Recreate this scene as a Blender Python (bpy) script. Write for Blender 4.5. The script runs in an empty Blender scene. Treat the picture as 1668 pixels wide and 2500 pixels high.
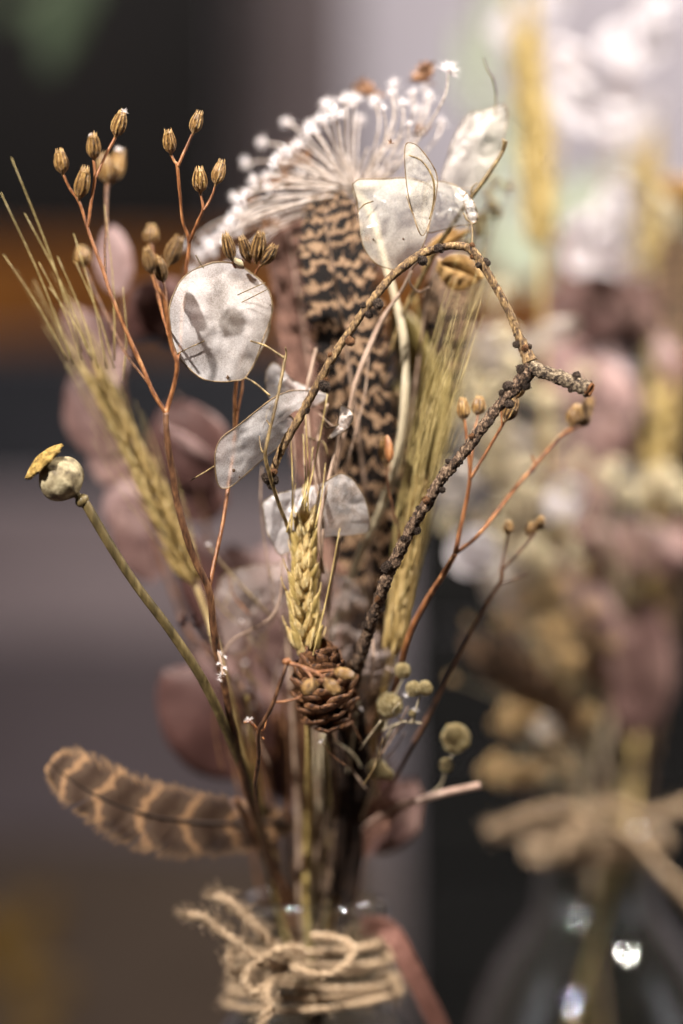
import bpy, math, random
import numpy as np
from mathutils import Vector, Matrix, Quaternion, noise as mn

random.seed(7)
SC = bpy.context.scene
COL = SC.collection
PI = math.pi

# ------------------------------------------------------------------ camera
D = 0.625                      # distance to the plane of focus
S = 0.15 / 1668.0              # metres per photo pixel on the plane of focus
cam_d = bpy.data.cameras.new('camera')
cam = bpy.data.objects.new('camera', cam_d)
COL.objects.link(cam)
cam.location = (0, -D, 0)
cam.rotation_euler = (PI / 2, 0, 0)
cam_d.sensor_fit = 'HORIZONTAL'
cam_d.sensor_width = 24.0
cam_d.lens = 100.0
cam_d.clip_start = 0.02
cam_d.clip_end = 50
cam_d.dof.use_dof = True
cam_d.dof.focus_distance = D
cam_d.dof.aperture_fstop = 2.8
SC.camera = cam

# ------------------------------------------------------------------ room light
world = bpy.data.worlds.new("World")
SC.world = world
world.use_nodes = True
bg = world.node_tree.nodes['Background']
bg.inputs[0].default_value = (1.0, 0.84, 0.74, 1)
bg.inputs[1].default_value = 0.055
SC.view_settings.view_transform = 'Standard'
SC.view_settings.look = 'None'
SC.view_settings.exposure = 0
SC.view_settings.gamma = 1


def area(name, loc, target, size, size_y, power, col):
    l = bpy.data.lights.new(name, 'AREA')
    l.shape = 'RECTANGLE'
    l.size = size
    l.size_y = size_y
    l.energy = power
    l.color = col
    o = bpy.data.objects.new(name, l)
    COL.objects.link(o)
    o.location = loc
    o.rotation_euler = (Vector(target) - Vector(loc)).to_track_quat('-Z', 'Y').to_euler()
    return o


o = area('stall_lamp', (-0.62, -0.80, 0.76), (0.02, 0.0, 0.055), 0.035, 0.035, 2.75, (1.0, 0.94, 0.88))
o.data.spread = math.radians(42)
area('board_fill', (-0.25, 0.15, 0.85), (-0.15, 0.74, 0.0), 0.2, 0.2, 6.0, (1.0, 0.94, 0.93))  # added fill for the boards, which the key's narrow cone misses
o = area('rear_lamp', (0.50, -0.10, 0.72), (0.09, 0.17, 0.02), 0.08, 0.08, 3.3, (1.0, 0.93, 0.85))
o.data.spread = math.radians(55)
area('wall_fill', (0.65, 1.0, 0.95), (0.35, 1.6, 0.25), 0.3, 0.3, 16.0, (1.0, 0.95, 0.94))  # added light, only there to brighten the pale wall
area('window_light', (-1.1, -0.3, 0.5), (0, 0.05, -0.05), 0.5, 0.8, 0.9, (0.9, 0.92, 1.0))
area('side_window_light', (1.2, -0.2, 0.35), (0.1, 0.1, -0.05), 0.4, 0.8, 0.8, (0.93, 0.93, 1.0))

SC.cycles.use_denoising = True
SC.cycles.max_bounces = 14
SC.cycles.transparent_max_bounces = 24
SC.cycles.transmission_bounces = 10
SC.cycles.caustics_reflective = False
SC.cycles.caustics_refractive = False
SC.cycles.sample_clamp_indirect = 6


# ------------------------------------------------------------------ helpers
def P(px, py, y=0.0):
    k = S * (D + y) / D
    return Vector(((px - 834) * k, y, (1250 - py) * k))


def K(y=0.0):
    return S * (D + y) / D


def srgb(h):
    h = h.lstrip('#')
    out = []
    for i in (0, 2, 4):
        c = int(h[i:i + 2], 16) / 255
        out.append(c / 12.92 if c <= 0.04045 else ((c + 0.055) / 1.055) ** 2.4)
    return (*out, 1)


def N(nt, t, **kw):
    n = nt.nodes.new(t)
    for k, v in kw.items():
        if k.startswith('i_'):
            n.inputs[k[2:].replace('_', ' ')].default_value = v
        else:
            setattr(n, k, v)
    return n


def base_mat(name):
    m = bpy.data.materials.new(name)
    m.use_nodes = True
    nt = m.node_tree
    for n in list(nt.nodes):
        nt.nodes.remove(n)
    out = N(nt, 'ShaderNodeOutputMaterial')
    return m, nt, out


def pmat(name, cols, scale=400, rough=0.6, bump=0.3, trans=0.0, spec=0.3, stretch=(1, 1, 1), detail=5,
         coat=0.0, contrast=0.25, bscale=None, alpha=1.0, tcol=None, dist=0.0003, unit=False, stripes=0):
    """procedural surface: noise between the given colours, fine bump, optional translucency"""
    m, nt, out = base_mat(name)
    L = nt.links.new
    tc = N(nt, 'ShaderNodeTexCoord')
    mp = N(nt, 'ShaderNodeMapping')
    mp.inputs['Scale'].default_value = stretch
    L(tc.outputs['Object'], mp.inputs['Vector'])
    if unit:      # shared, unit-sized mesh: every copy gets its own patch of the pattern
        oi = N(nt, 'ShaderNodeObjectInfo')
        mul = N(nt, 'ShaderNodeMath', operation='MULTIPLY')
        L(oi.outputs['Random'], mul.inputs[0])
        mul.inputs[1].default_value = 40
        L(mul.outputs[0], mp.inputs['Location'])
    nz = N(nt, 'ShaderNodeTexNoise', i_Scale=scale, i_Detail=detail, i_Roughness=0.62)
    L(mp.outputs[0], nz.inputs['Vector'])
    cr = N(nt, 'ShaderNodeValToRGB')
    cr.color_ramp.elements[0].position = 0.5 - contrast
    cr.color_ramp.elements[1].position = 0.5 + contrast
    cl = [srgb(c) for c in cols]
    cr.color_ramp.elements[0].color = cl[0]
    cr.color_ramp.elements[1].color = cl[-1]
    for i, c in enumerate(cl[1:-1]):
        e = cr.color_ramp.elements.new(0.5 - contrast + 2 * contrast * (i + 1) / (len(cl) - 1))
        e.color = c
    fac = nz.outputs['Fac']
    if stripes:   # dark furrows between the ribs
        uv = N(nt, 'ShaderNodeUVMap')
        sp = N(nt, 'ShaderNodeSeparateXYZ')
        L(uv.outputs[0], sp.inputs[0])
        m1_ = N(nt, 'ShaderNodeMath', operation='MULTIPLY')
        L(sp.outputs[0], m1_.inputs[0])
        m1_.inputs[1].default_value = 2 * PI * stripes
        co = N(nt, 'ShaderNodeMath', operation='COSINE')
        L(m1_.outputs[0], co.inputs[0])
        ma = N(nt, 'ShaderNodeMath', operation='MULTIPLY_ADD')
        L(co.outputs[0], ma.inputs[0])
        ma.inputs[1].default_value = 0.11
        L(nz.outputs['Fac'], ma.inputs[2])
        fac = ma.outputs[0]
    L(fac, cr.inputs['Fac'])
    bs = N(nt, 'ShaderNodeBsdfPrincipled', i_Roughness=rough)
    bs.inputs['Specular IOR Level'].default_value = spec
    bs.inputs['Coat Weight'].default_value = coat
    bs.inputs['Coat Roughness'].default_value = 0.25
    L(cr.outputs[0], bs.inputs['Base Color'])
    if bump > 0:
        n2 = N(nt, 'ShaderNodeTexNoise', i_Scale=bscale or scale * 2.5, i_Detail=4)
        L(mp.outputs[0], n2.inputs['Vector'])
        bp = N(nt, 'ShaderNodeBump', i_Strength=bump, i_Distance=dist)
        L(n2.outputs['Fac'], bp.inputs['Height'])
        L(bp.outputs[0], bs.inputs['Normal'])
    sh = bs.outputs[0]
    if trans > 0:
        tr = N(nt, 'ShaderNodeBsdfTranslucent')
        if tcol:
            tr.inputs[0].default_value = srgb(tcol)
        else:
            L(cr.outputs[0], tr.inputs[0])
        mx = N(nt, 'ShaderNodeMixShader')
        mx.inputs[0].default_value = trans
        L(sh, mx.inputs[1])
        L(tr.outputs[0], mx.inputs[2])
        sh = mx.outputs[0]
    if alpha < 1:
        ta = N(nt, 'ShaderNodeBsdfTransparent')
        mx = N(nt, 'ShaderNodeMixShader')
        mx.inputs[0].default_value = 1 - alpha
        L(sh, mx.inputs[1])
        L(ta.outputs[0], mx.inputs[2])
        sh = mx.outputs[0]
    L(sh, out.inputs[0])
    return m


def paper_mat(name, col, col2, opaque=0.75, rough=0.35, scale=260, coat=0.3, coat_rough=0.12, bump=0.5):
    """silky honesty membrane: part see-through, mottled fibres, a glossy skin"""
    m, nt, out = base_mat(name)
    L = nt.links.new
    tc = N(nt, 'ShaderNodeTexCoord')
    big = N(nt, 'ShaderNodeTexNoise', i_Scale=scale * 0.6, i_Detail=3)
    L(tc.outputs['Object'], big.inputs['Vector'])
    fine = N(nt, 'ShaderNodeTexNoise', i_Scale=scale * 12, i_Detail=6, i_Roughness=0.75)
    L(tc.outputs['Object'], fine.inputs['Vector'])
    ad = N(nt, 'ShaderNodeMath', operation='MULTIPLY_ADD')
    L(fine.outputs['Fac'], ad.inputs[0])
    ad.inputs[1].default_value = 0.75
    mu = N(nt, 'ShaderNodeMath', operation='MULTIPLY')
    L(big.outputs['Fac'], mu.inputs[0])
    mu.inputs[1].default_value = 0.5
    L(mu.outputs[0], ad.inputs[2])
    cr = N(nt, 'ShaderNodeValToRGB')
    cr.color_ramp.elements[0].position = 0.46
    cr.color_ramp.elements[1].position = 0.76
    cr.color_ramp.elements[0].color = srgb(col2)
    cr.color_ramp.elements[1].color = srgb(col)
    L(ad.outputs[0], cr.inputs['Fac'])
    vo = N(nt, 'ShaderNodeTexVoronoi', feature='DISTANCE_TO_EDGE', i_Scale=130.0)
    wob = N(nt, 'ShaderNodeMixRGB')
    wob.inputs[0].default_value = 0.0015
    L(tc.outputs['Object'], wob.inputs[1])
    L(big.outputs['Color'], wob.inputs[2])
    L(wob.outputs[0], vo.inputs['Vector'])
    vr = N(nt, 'ShaderNodeMapRange')
    vr.inputs['From Min'].default_value = 0.0
    vr.inputs['From Max'].default_value = 0.045
    vr.inputs['To Min'].default_value = 0.86
    vr.inputs['To Max'].default_value = 1.0
    L(vo.outputs['Distance'], vr.inputs['Value'])
    vm = N(nt, 'ShaderNodeMixRGB', blend_type='MULTIPLY')
    vm.inputs[0].default_value = 1.0
    L(cr.outputs[0], vm.inputs[1])
    L(vr.outputs[0], vm.inputs[2])
    bs = N(nt, 'ShaderNodeBsdfPrincipled', i_Roughness=rough)
    bs.inputs['Specular IOR Level'].default_value = 0.35
    bs.inputs['Coat Weight'].default_value = coat
    bs.inputs['Coat Roughness'].default_value = coat_rough
    L(vm.outputs[0], bs.inputs['Base Color'])
    bp = N(nt, 'ShaderNodeBump', i_Strength=bump, i_Distance=0.0002)
    L(ad.outputs[0], bp.inputs['Height'])
    L(bp.outputs[0], bs.inputs['Normal'])
    tr = N(nt, 'ShaderNodeBsdfTranslucent')
    L(vm.outputs[0], tr.inputs[0])
    m1 = N(nt, 'ShaderNodeMixShader')
    m1.inputs[0].default_value = 0.35
    L(bs.outputs[0], m1.inputs[1])
    L(tr.outputs[0], m1.inputs[2])
    ta = N(nt, 'ShaderNodeBsdfTransparent')
    m2 = N(nt, 'ShaderNodeMixShader')
    m2.inputs[0].default_value = 1 - opaque
    L(m1.outputs[0], m2.inputs[1])
    L(ta.outputs[0], m2.inputs[2])
    L(m2.outputs[0], out.inputs[0])
    return m


def feather_mat(name, kind):
    """colours follow the feather's own coordinates: u across the vane, v along it"""
    m, nt, out = base_mat(name)
    L = nt.links.new
    uv = N(nt, 'ShaderNodeUVMap')
    sep = N(nt, 'ShaderNodeSeparateXYZ')
    L(uv.outputs[0], sep.inputs[0])
    nz = N(nt, 'ShaderNodeTexNoise', i_Scale=3.0, i_Detail=3)
    mp = N(nt, 'ShaderNodeMapping')
    L(uv.outputs[0], mp.inputs[0])
    L(mp.outputs[0], nz.inputs['Vector'])
    a = N(nt, 'ShaderNodeMath', operation='MULTIPLY_ADD')
    b = N(nt, 'ShaderNodeMath', operation='MULTIPLY_ADD')
    si = N(nt, 'ShaderNodeMath', operation='SINE')
    ab = N(nt, 'ShaderNodeMath', operation='ABSOLUTE')
    L(sep.outputs[0], ab.inputs[0])
    cr = N(nt, 'ShaderNodeValToRGB')
    E = cr.color_ramp.elements
    if kind == 'pheasant':
        mp.inputs['Scale'].default_value = (1.5, 10, 1)
        nz.inputs['Detail'].default_value = 4
        nz.inputs['Roughness'].default_value = 0.6
        L(sep.outputs[1], a.inputs[0]); a.inputs[1].default_value = 190; a.inputs[2].default_value = 0
        L(nz.outputs['Fac'], b.inputs[0]); b.inputs[1].default_value = 17.0; L(a.outputs[0], b.inputs[2])
        c = N(nt, 'ShaderNodeMath', operation='MULTIPLY_ADD')
        L(ab.outputs[0], c.inputs[0]); c.inputs[1].default_value = 3.0; L(b.outputs[0], c.inputs[2])
        L(c.outputs[0], si.inputs[0])
        E[0].position = 0.54; E[0].color = srgb('#120c09')
        E[1].position = 0.98; E[1].color = srgb('#a3866a')
        e = E.new(0.76); e.color = srgb('#7a5c44')
        e = E.new(0.63); e.color = srgb('#2c1d13')
    elif kind == 'partridge':
        mp.inputs['Scale'].default_value = (1.2, 4, 1)
        L(sep.outputs[1], a.inputs[0]); a.inputs[1].default_value = 44; a.inputs[2].default_value = 0
        L(nz.outputs['Fac'], b.inputs[0]); b.inputs[1].default_value = 2.6; L(a.outputs[0], b.inputs[2])
        c = N(nt, 'ShaderNodeMath', operation='MULTIPLY_ADD')
        L(ab.outputs[0], c.inputs[0]); c.inputs[1].default_value = 2.2; L(b.outputs[0], c.inputs[2])
        L(c.outputs[0], si.inputs[0])
        E[0].position = 0.0; E[0].color = srgb('#4a382c')
        E[1].position = 0.97; E[1].color = srgb('#b08a66')
        e = E.new(0.86); e.color = srgb('#6b5544')
        e = E.new(0.5); e.color = srgb('#5f4c3e')
    else:
        mp.inputs['Scale'].default_value = (3, 9, 1)
        L(sep.outputs[1], a.inputs[0]); a.inputs[1].default_value = 6; a.inputs[2].default_value = 0
        L(nz.outputs['Fac'], b.inputs[0]); b.inputs[1].default_value = 12.0; L(a.outputs[0], b.inputs[2])
        L(b.outputs[0], si.inputs[0])
        E[0].position = 0.0; E[0].color = srgb('#5b4137')
        E[1].position = 1.0; E[1].color = srgb('#9c7565')
    rng = N(nt, 'ShaderNodeMapRange')
    rng.inputs['From Min'].default_value = -1
    L(si.outputs[0], rng.inputs['Value'])
    L(rng.outputs[0], cr.inputs['Fac'])
    col = cr.outputs[0]
    if kind == 'partridge':   # pale worn outer edge
        er = N(nt, 'ShaderNodeMapRange')
        er.inputs['From Min'].default_value = 0.74
        er.inputs['From Max'].default_value = 0.98
        er.inputs['To Max'].default_value = 0.8
        L(ab.outputs[0], er.inputs['Value'])
        mx = N(nt, 'ShaderNodeMixRGB')
        L(er.outputs[0], mx.inputs[0])
        L(col, mx.inputs[1])
        mx.inputs[2].default_value = srgb('#c29a70')
        col = mx.outputs[0]
    bs = N(nt, 'ShaderNodeBsdfPrincipled', i_Roughness=0.7)
    bs.inputs['Specular IOR Level'].default_value = 0.25
    L(col, bs.inputs['Base Color'])
    tr = N(nt, 'ShaderNodeBsdfTranslucent')
    L(col, tr.inputs[0])
    m1 = N(nt, 'ShaderNodeMixShader')
    m1.inputs[0].default_value = 0.2
    L(bs.outputs[0], m1.inputs[1])
    L(tr.outputs[0], m1.inputs[2])
    L(m1.outputs[0], out.inputs[0])
    return m


def glass_mat(name, tint):
    """thin bottle wall: clear with a Fresnel sheen"""
    m, nt, out = base_mat(name)
    L = nt.links.new
    tr = N(nt, 'ShaderNodeBsdfTransparent')
    tr.inputs[0].default_value = tint
    gl = N(nt, 'ShaderNodeBsdfGlossy', i_Roughness=0.03)
    nz = N(nt, 'ShaderNodeTexNoise', i_Scale=60.0, i_Detail=2)
    tc = N(nt, 'ShaderNodeTexCoord')
    L(tc.outputs['Object'], nz.inputs['Vector'])
    bp = N(nt, 'ShaderNodeBump', i_Strength=0.35, i_Distance=0.002)
    L(nz.outputs['Fac'], bp.inputs['Height'])
    L(bp.outputs[0], gl.inputs['Normal'])
    lw = N(nt, 'ShaderNodeLayerWeight', i_Blend=0.5)
    L(bp.outputs[0], lw.inputs['Normal'])
    pw = N(nt, 'ShaderNodeMath', operation='POWER')
    L(lw.outputs['Facing'], pw.inputs[0])
    pw.inputs[1].default_value = 2.4
    fr = N(nt, 'ShaderNodeMath', operation='MULTIPLY_ADD')
    L(pw.outputs[0], fr.inputs[0])
    fr.inputs[1].default_value = 0.9
    fr.inputs[2].default_value = 0.06
    mx = N(nt, 'ShaderNodeMixShader')
    L(fr.outputs[0], mx.inputs[0])
    L(tr.outputs[0], mx.inputs[1])
    L(gl.outputs[0], mx.inputs[2])
    L(mx.outputs[0], out.inputs[0])
    return m


M = dict(
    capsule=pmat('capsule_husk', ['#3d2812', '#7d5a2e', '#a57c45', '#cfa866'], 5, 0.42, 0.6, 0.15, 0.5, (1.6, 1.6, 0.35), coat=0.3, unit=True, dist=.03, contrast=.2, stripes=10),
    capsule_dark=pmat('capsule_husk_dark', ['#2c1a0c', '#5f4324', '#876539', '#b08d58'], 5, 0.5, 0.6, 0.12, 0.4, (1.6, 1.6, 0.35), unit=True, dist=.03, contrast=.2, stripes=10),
    rust=pmat('rust_stem', ['#341c10', '#643c20', '#875733', '#a87c50'], 900, 0.45, 0.5, 0, 0.4, (1, 1, 0.3), contrast=.22),
    rust_dark=pmat('rust_stem_dark', ['#20140c', '#41291a', '#5f402a', '#7d5a3c'], 900, 0.5, 0.5, 0, 0.35, (1, 1, 0.3), contrast=.22),
    olive=pmat('olive_stem', ['#241d10', '#40361f', '#5a4c2e', '#7a6c48'], 500, 0.5, 0.4, 0, 0.3, (1, 1, 0.12), contrast=.25),
    straw=pmat('straw', ['#7c6838', '#ab9358', '#d0bb84'], 900, 0.42, 0.4, 0.2, 0.45, (1, 1, 0.15), coat=0.2),
    barley=pmat('barley_husk', ['#4a3b1e', '#7d6637', '#aa8f5a', '#d3be90'], 4, 0.45, 0.4, 0.2, 0.4, (2.5, 2.5, 0.5), unit=True, dist=.03, coat=0.1, contrast=.22),
    gold=pmat('wheat_husk', ['#94753a', '#c9a866', '#e6cf95', '#f4e8c0'], 5, 0.4, 0.5, 0.3, 0.45, (2.5, 2.5, 0.5), coat=0.2, unit=True, dist=.03, contrast=.25),
    awn=pmat('awn', ['#75653f', '#9d8a58', '#cbb985'], 700, 0.4, 0, 0.15, 0.5),
    thin=pmat('thin_stalk', ['#2c2214', '#54432a', '#7a6643', '#9d885e'], 900, 0.5, 0.3, 0, 0.3, (1, 1, .3), contrast=.22),
    mauve_stalk=pmat('mauve_stalk', ['#6d5646', '#8f7866', '#b39c88'], 260, 0.5, 0.2, 0, 0.3),
    bark=pmat('larch_bark', ['#120d0a', '#3a2c22', '#6d5745', '#a48c73'], 1500, 0.8, 1.0, 0, 0.25, (1, 1, 0.55), 10, contrast=0.17, dist=0.0009),
    bark_tan=pmat('larch_bark_tan', ['#1e140d', '#4e3a27', '#7e6442', '#b39466'], 1400, 0.7, 1.0, 0, 0.3, (1, 1, 0.4), 10, contrast=0.2, dist=0.0005),
    lichen=pmat('lichened_bark', ['#17110e', '#43372d', '#7c6c58', '#a4957c'], 1100, 0.8, 1.0, 0, 0.2, (1, 1, 1), 10, contrast=0.17, dist=0.0009),
    bud=pmat('bud_scale', ['#17100c', '#3d2e25', '#6f5a4a', '#94806c'], 3.5, 0.75, 1.0, 0, 0.25, detail=10, dist=0.15, unit=True, contrast=.2),
    bud_orange=pmat('bud_heart', ['#3f2616', '#7c5232', '#b0804f'], 4, 0.65, 0.8, 0, 0.25, unit=True, dist=.1, contrast=.2),
    umbel=pmat('umbel_white', ['#8f7b6a', '#cdbfb4', '#ebe3de'], 700, 0.5, 0.2, 0.35, 0.3, contrast=.2),
    floret=pmat('floret_white', ['#c9bcb4', '#e9e3e3', '#faf8fa'], 1.5, 0.55, 0.1, 0.4, 0.3, unit=True, contrast=.2),
    tuft=pmat('brown_tuft', ['#6d4f3c', '#8f6c52', '#a98468'], 300, 0.7, 0.2, 0.2, 0.2),
    poppy=pmat('poppy_skin', ['#40352a', '#776a50', '#9c8f70', '#bdb090'], 420, 0.62, 0.7, 0, 0.3, contrast=0.22),
    crown=pmat('poppy_crown', ['#4f3d1e', '#8b7038', '#b8964f', '#dcc07c'], 1200, 0.6, 1.0, 0.1, 0.3, contrast=.2, dist=.0008),
    euc=pmat('mauve_leaf', ['#38231f', '#5f4642', '#7d625c', '#a08279'], 110, 0.5, 0.25, 0.2, 0.35, tcol='#5f3a31', detail=9, contrast=.2),
    euc_red=pmat('russet_leaf', ['#35201c', '#4d332f', '#664842'], 60, 0.5, 0.25, 0.25, 0.3, tcol='#5a332a'),
    euc_pink=pmat('pink_leaf', ['#543c3a', '#80645f', '#a08480', '#b8a09a'], 110, 0.5, 0.2, 0.3, 0.35, detail=9, contrast=.22),
    cone=pmat('cone_scale', ['#1a0e07', '#422817', '#6e4a2e', '#9a7450'], 900, 0.6, 0.8, 0, 0.3, contrast=0.2),
    dark_wood=pmat('dark_wood', ['#080504', '#1a110c', '#33241a'], 700, 0.8, 0.9, 0, 0.15, (1, 1, .3), contrast=.2),
    pom=pmat('pompom', ['#8a764a', '#c4ae7c', '#ead9aa', '#f6ecce'], 5, 0.8, 0.8, 0.35, 0.15, unit=True, contrast=.2, dist=.05),
    pom_tan=pmat('pompom_tan', ['#7a5a38', '#b39568', '#dcc59a'], 2, 0.7, 0.3, 0.15, 0.2, unit=True),
    pom_cream=pmat('pompom_cream', ['#9d8a6c', '#cfc2a2', '#efe6d0'], 2, 0.7, 0.3, 0.15, 0.2, unit=True),
    pale_stalk=pmat('pale_stalk', ['#776b54', '#9d9077', '#bdb299'], 600, 0.5, 0.2, 0.05, 0.3, (1, 1, 0.2)),
    jute=pmat('jute', ['#4f3e2d', '#8c755b', '#bfa588', '#e3d2b8'], 1500, 0.85, 1.0, 0.1, 0.15, detail=10, contrast=.2),
    quill=pmat('quill', ['#7d6257', '#9b8071', '#b59b8c'], 200, 0.45, 0.1, 0.1, 0.4),
    ribbon=pmat('ribbon', ['#55382f', '#6f4c42', '#8a6458'], 500, 0.7, 0.4, 0.05, 0.2),
    curl=pmat('curled_leaf', ['#5e4021', '#94703d', '#c8a56b'], 180, 0.55, 0.6, 0.25, 0.35),
    yellow_leaf=pmat('yellow_leaf', ['#5e4f28', '#85733f', '#a8955c'], 120, 0.5, 0.4, 0.3, 0.35),
    green_leaf=pmat('green_leaf', ['#4c5a44', '#6f7d61', '#93a084'], 60, 0.5, 0.3, 0.3, 0.35),
    rim=pmat('honesty_rim', ['#4a3a28', '#6a563c', '#8b7655'], 500, 0.5, 0.2, 0, 0.35),
    seed=pmat('seed_scar', ['#2b1d12', '#4a3420', '#6a4e30'], 500, 0.6, 0.3, 0, 0.3),
    paper=paper_mat('honesty_silk', '#f0eae8', '#a0968f', 0.60, 0.32, 260, 0.5, 0.2, 0.45),
    paper_gloss=paper_mat('honesty_gloss', '#dcd6c8', '#b3aa9b', 0.46, 0.25, 160, 0.8, 0.09, 0.02),
    paper_soft=paper_mat('honesty_soft', '#d9cfc4', '#a79c92', 0.62, 0.45, 200, 0.2, 0.25, 0.4),
    paper_faint=paper_mat('honesty_faint', '#a8968e', '#7d6d67', 0.5, 0.5, 160, 0.1, 0.3, 0.3),
    pheasant=feather_mat('pheasant_vane', 'pheasant'),
    plainf=feather_mat('plain_vane', 'plain'),
    partridge=feather_mat('partridge_vane', 'partridge'),
    glass=glass_mat('bottle_glass', (0.935, 0.955, 0.945, 1)),
    table=pmat('table_wood', ['#2e2623', '#453a37', '#5d504c'], 30, 0.5, 0.4, 0, 0.35, (1, 8, 1)),
)


class Mesh:
    def __init__(s):
        s.v = []
        s.f = []
        s.uv = []      # per vertex

    def add(s, vs, fs, uvs=None):
        o = len(s.v)
        s.v.extend([tuple(v) for v in vs])
        s.f.extend([tuple(i + o for i in f) for f in fs])
        s.uv.extend(uvs if uvs is not None else [(0, 0)] * len(vs))
        return s

    def join(s, m):
        return s.add(m.v, m.f, m.uv)


def build(name, m, mat, parent=None, loc=Vector((0, 0, 0)), smooth=True, data=None):
    me = bpy.data.meshes.new(name)
    a = np.array(m.v, dtype=float) - np.array(loc)
    me.from_pydata(a.tolist(), [], m.f)
    if any(u != (0, 0) for u in m.uv[:50]) or any(u != (0, 0) for u in m.uv[-50:]):
        lay = me.uv_layers.new(name='UVMap')
        idx = np.empty(len(me.loops), dtype=np.int32)
        me.loops.foreach_get('vertex_index', idx)
        lay.data.foreach_set('uv', np.array(m.uv, dtype=np.float32)[idx].ravel())
    if smooth:
        me.polygons.foreach_set('use_smooth', [True] * len(me.polygons))
    me.materials.append(mat)
    me.update()
    o = bpy.data.objects.new(name, me)
    COL.objects.link(o)
    if parent:
        o.parent = parent
    else:
        o.location = loc
    return o


class Thing:
    """an Empty at the thing's base that parents its parts; meshes are given in place"""
    def __init__(s, name, label, cat, loc, group=None):
        s.loc = Vector(loc)
        s.o = bpy.data.objects.new(name, None)
        s.o.empty_display_size = 0.005
        COL.objects.link(s.o)
        s.o.location = s.loc
        s.o['label'] = label
        s.o['category'] = cat
        if group:
            s.o['group'] = group

    def part(s, name, m, mat, sub=None, smooth=True, kind=None, label=None):
        o = build(name, m, mat, sub or s.o, s.loc, smooth)
        if kind:
            o['kind'] = kind
        if label:
            o['label'] = label
        return o

    def inst(s, name, me, loc, rot, scale, sub=None, mat=None):
        """a part that shares its mesh with its look-alikes"""
        o = bpy.data.objects.new(name, me)
        COL.objects.link(o)
        o.parent = sub or s.o
        o.location = Vector(loc) - s.loc
        o.rotation_mode = 'QUATERNION'
        o.rotation_quaternion = rot
        o.scale = scale if hasattr(scale, '__len__') else (scale,) * 3
        return o


def crom(pts, n):
    """Catmull-Rom through rows of numbers, n samples"""
    p = np.array([list(q) for q in pts], dtype=float)
    if len(p) == 2:
        t = np.linspace(0, 1, n)[:, None]
        return p[0] * (1 - t) + p[1] * t
    p = np.vstack([2 * p[0] - p[1], p, 2 * p[-1] - p[-2]])
    seg = len(p) - 3
    out = []
    for k in range(n):
        x = k / (n - 1) * seg
        i = min(int(x), seg - 1)
        t = x - i
        a, b, c, d = p[i:i + 4]
        out.append(0.5 * ((2 * b) + (-a + c) * t + (2 * a - 5 * b + 4 * c - d) * t * t + (-a + 3 * b - 3 * c + d) * t ** 3))
    return np.array(out)


def frames(c):
    T = np.gradient(c, axis=0)
    T /= np.linalg.norm(T, axis=1)[:, None] + 1e-12
    up = np.array([0.0, -1.0, 0.0])
    if abs(T[0] @ up) > 0.9:
        up = np.array([1.0, 0, 0])
    Ns = []
    n = up - T[0] * (up @ T[0])
    n /= np.linalg.norm(n)
    for t in T:
        n = n - t * (n @ t)
        n /= np.linalg.norm(n) + 1e-12
        Ns.append(n.copy())
    Ns = np.array(Ns)
    return T, Ns, np.cross(T, Ns)


def tube(c, r, seg=8, rough=0.0, fq=900, ridge=0, seed=0, cap=True):
    """tube round centre line c (array) with radii r"""
    c = np.asarray(c, float)
    n = len(c)
    r = np.broadcast_to(np.asarray(r, float), (n,))
    T, A, B = frames(c)
    vs = []
    for i in range(n):
        for j in range(seg):
            a = 2 * PI * j / seg
            d = A[i] * math.cos(a) + B[i] * math.sin(a)
            rr = r[i]
            if rough:
                q = c[i] + d * rr
                rr *= 1 + rough * (.6 * mn.noise(Vector(q) * fq + Vector((seed, 0, 0))) + 0.8 * mn.noise(Vector(q) * fq * 3.1))
            if ridge:
                rr *= 1 + ridge * math.cos(5 * a + 3 * mn.noise(Vector(c[i]) * 150))
            vs.append(c[i] + d * rr)
    fs = [(i * seg + j, i * seg + (j + 1) % seg, (i + 1) * seg + (j + 1) % seg, (i + 1) * seg + j)
          for i in range(n - 1) for j in range(seg)]
    if cap:
        fs.append(tuple(range(seg))[::-1])
        fs.append(tuple((n - 1) * seg + j for j in range(seg)))
    return Mesh().add(vs, fs)


def stem(rows, seg=8, n=None, wob=0.0, **kw):
    """rows of (px, py, depth, radius in photo pixels) -> tube in place"""
    q = crom(rows, n or max(8, len(rows) * 7))
    c = np.array([P(a[0], a[1], a[2]) for a in q])
    r = np.array([max(a[3], 0.2) * K(a[2]) for a in q])
    if wob:
        for i in range(len(c)):
            v = mn.noise_vector(Vector(c[i]) * 120)
            c[i] += np.array(v) * wob * K()
    return tube(c, r, seg, **kw)


def rot_to(d, roll=0.0):
    q = Vector((0, 0, 1)).rotation_difference(Vector(d).normalized())
    return q @ Quaternion((0, 0, 1), roll)


# ------------------------------------------------------------------ shared small meshes
def mesh_data(name, m, mat, smooth=True):
    o = build(name, m, mat, smooth=smooth)
    me = o.data
    bpy.data.objects.remove(o)
    return me


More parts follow.
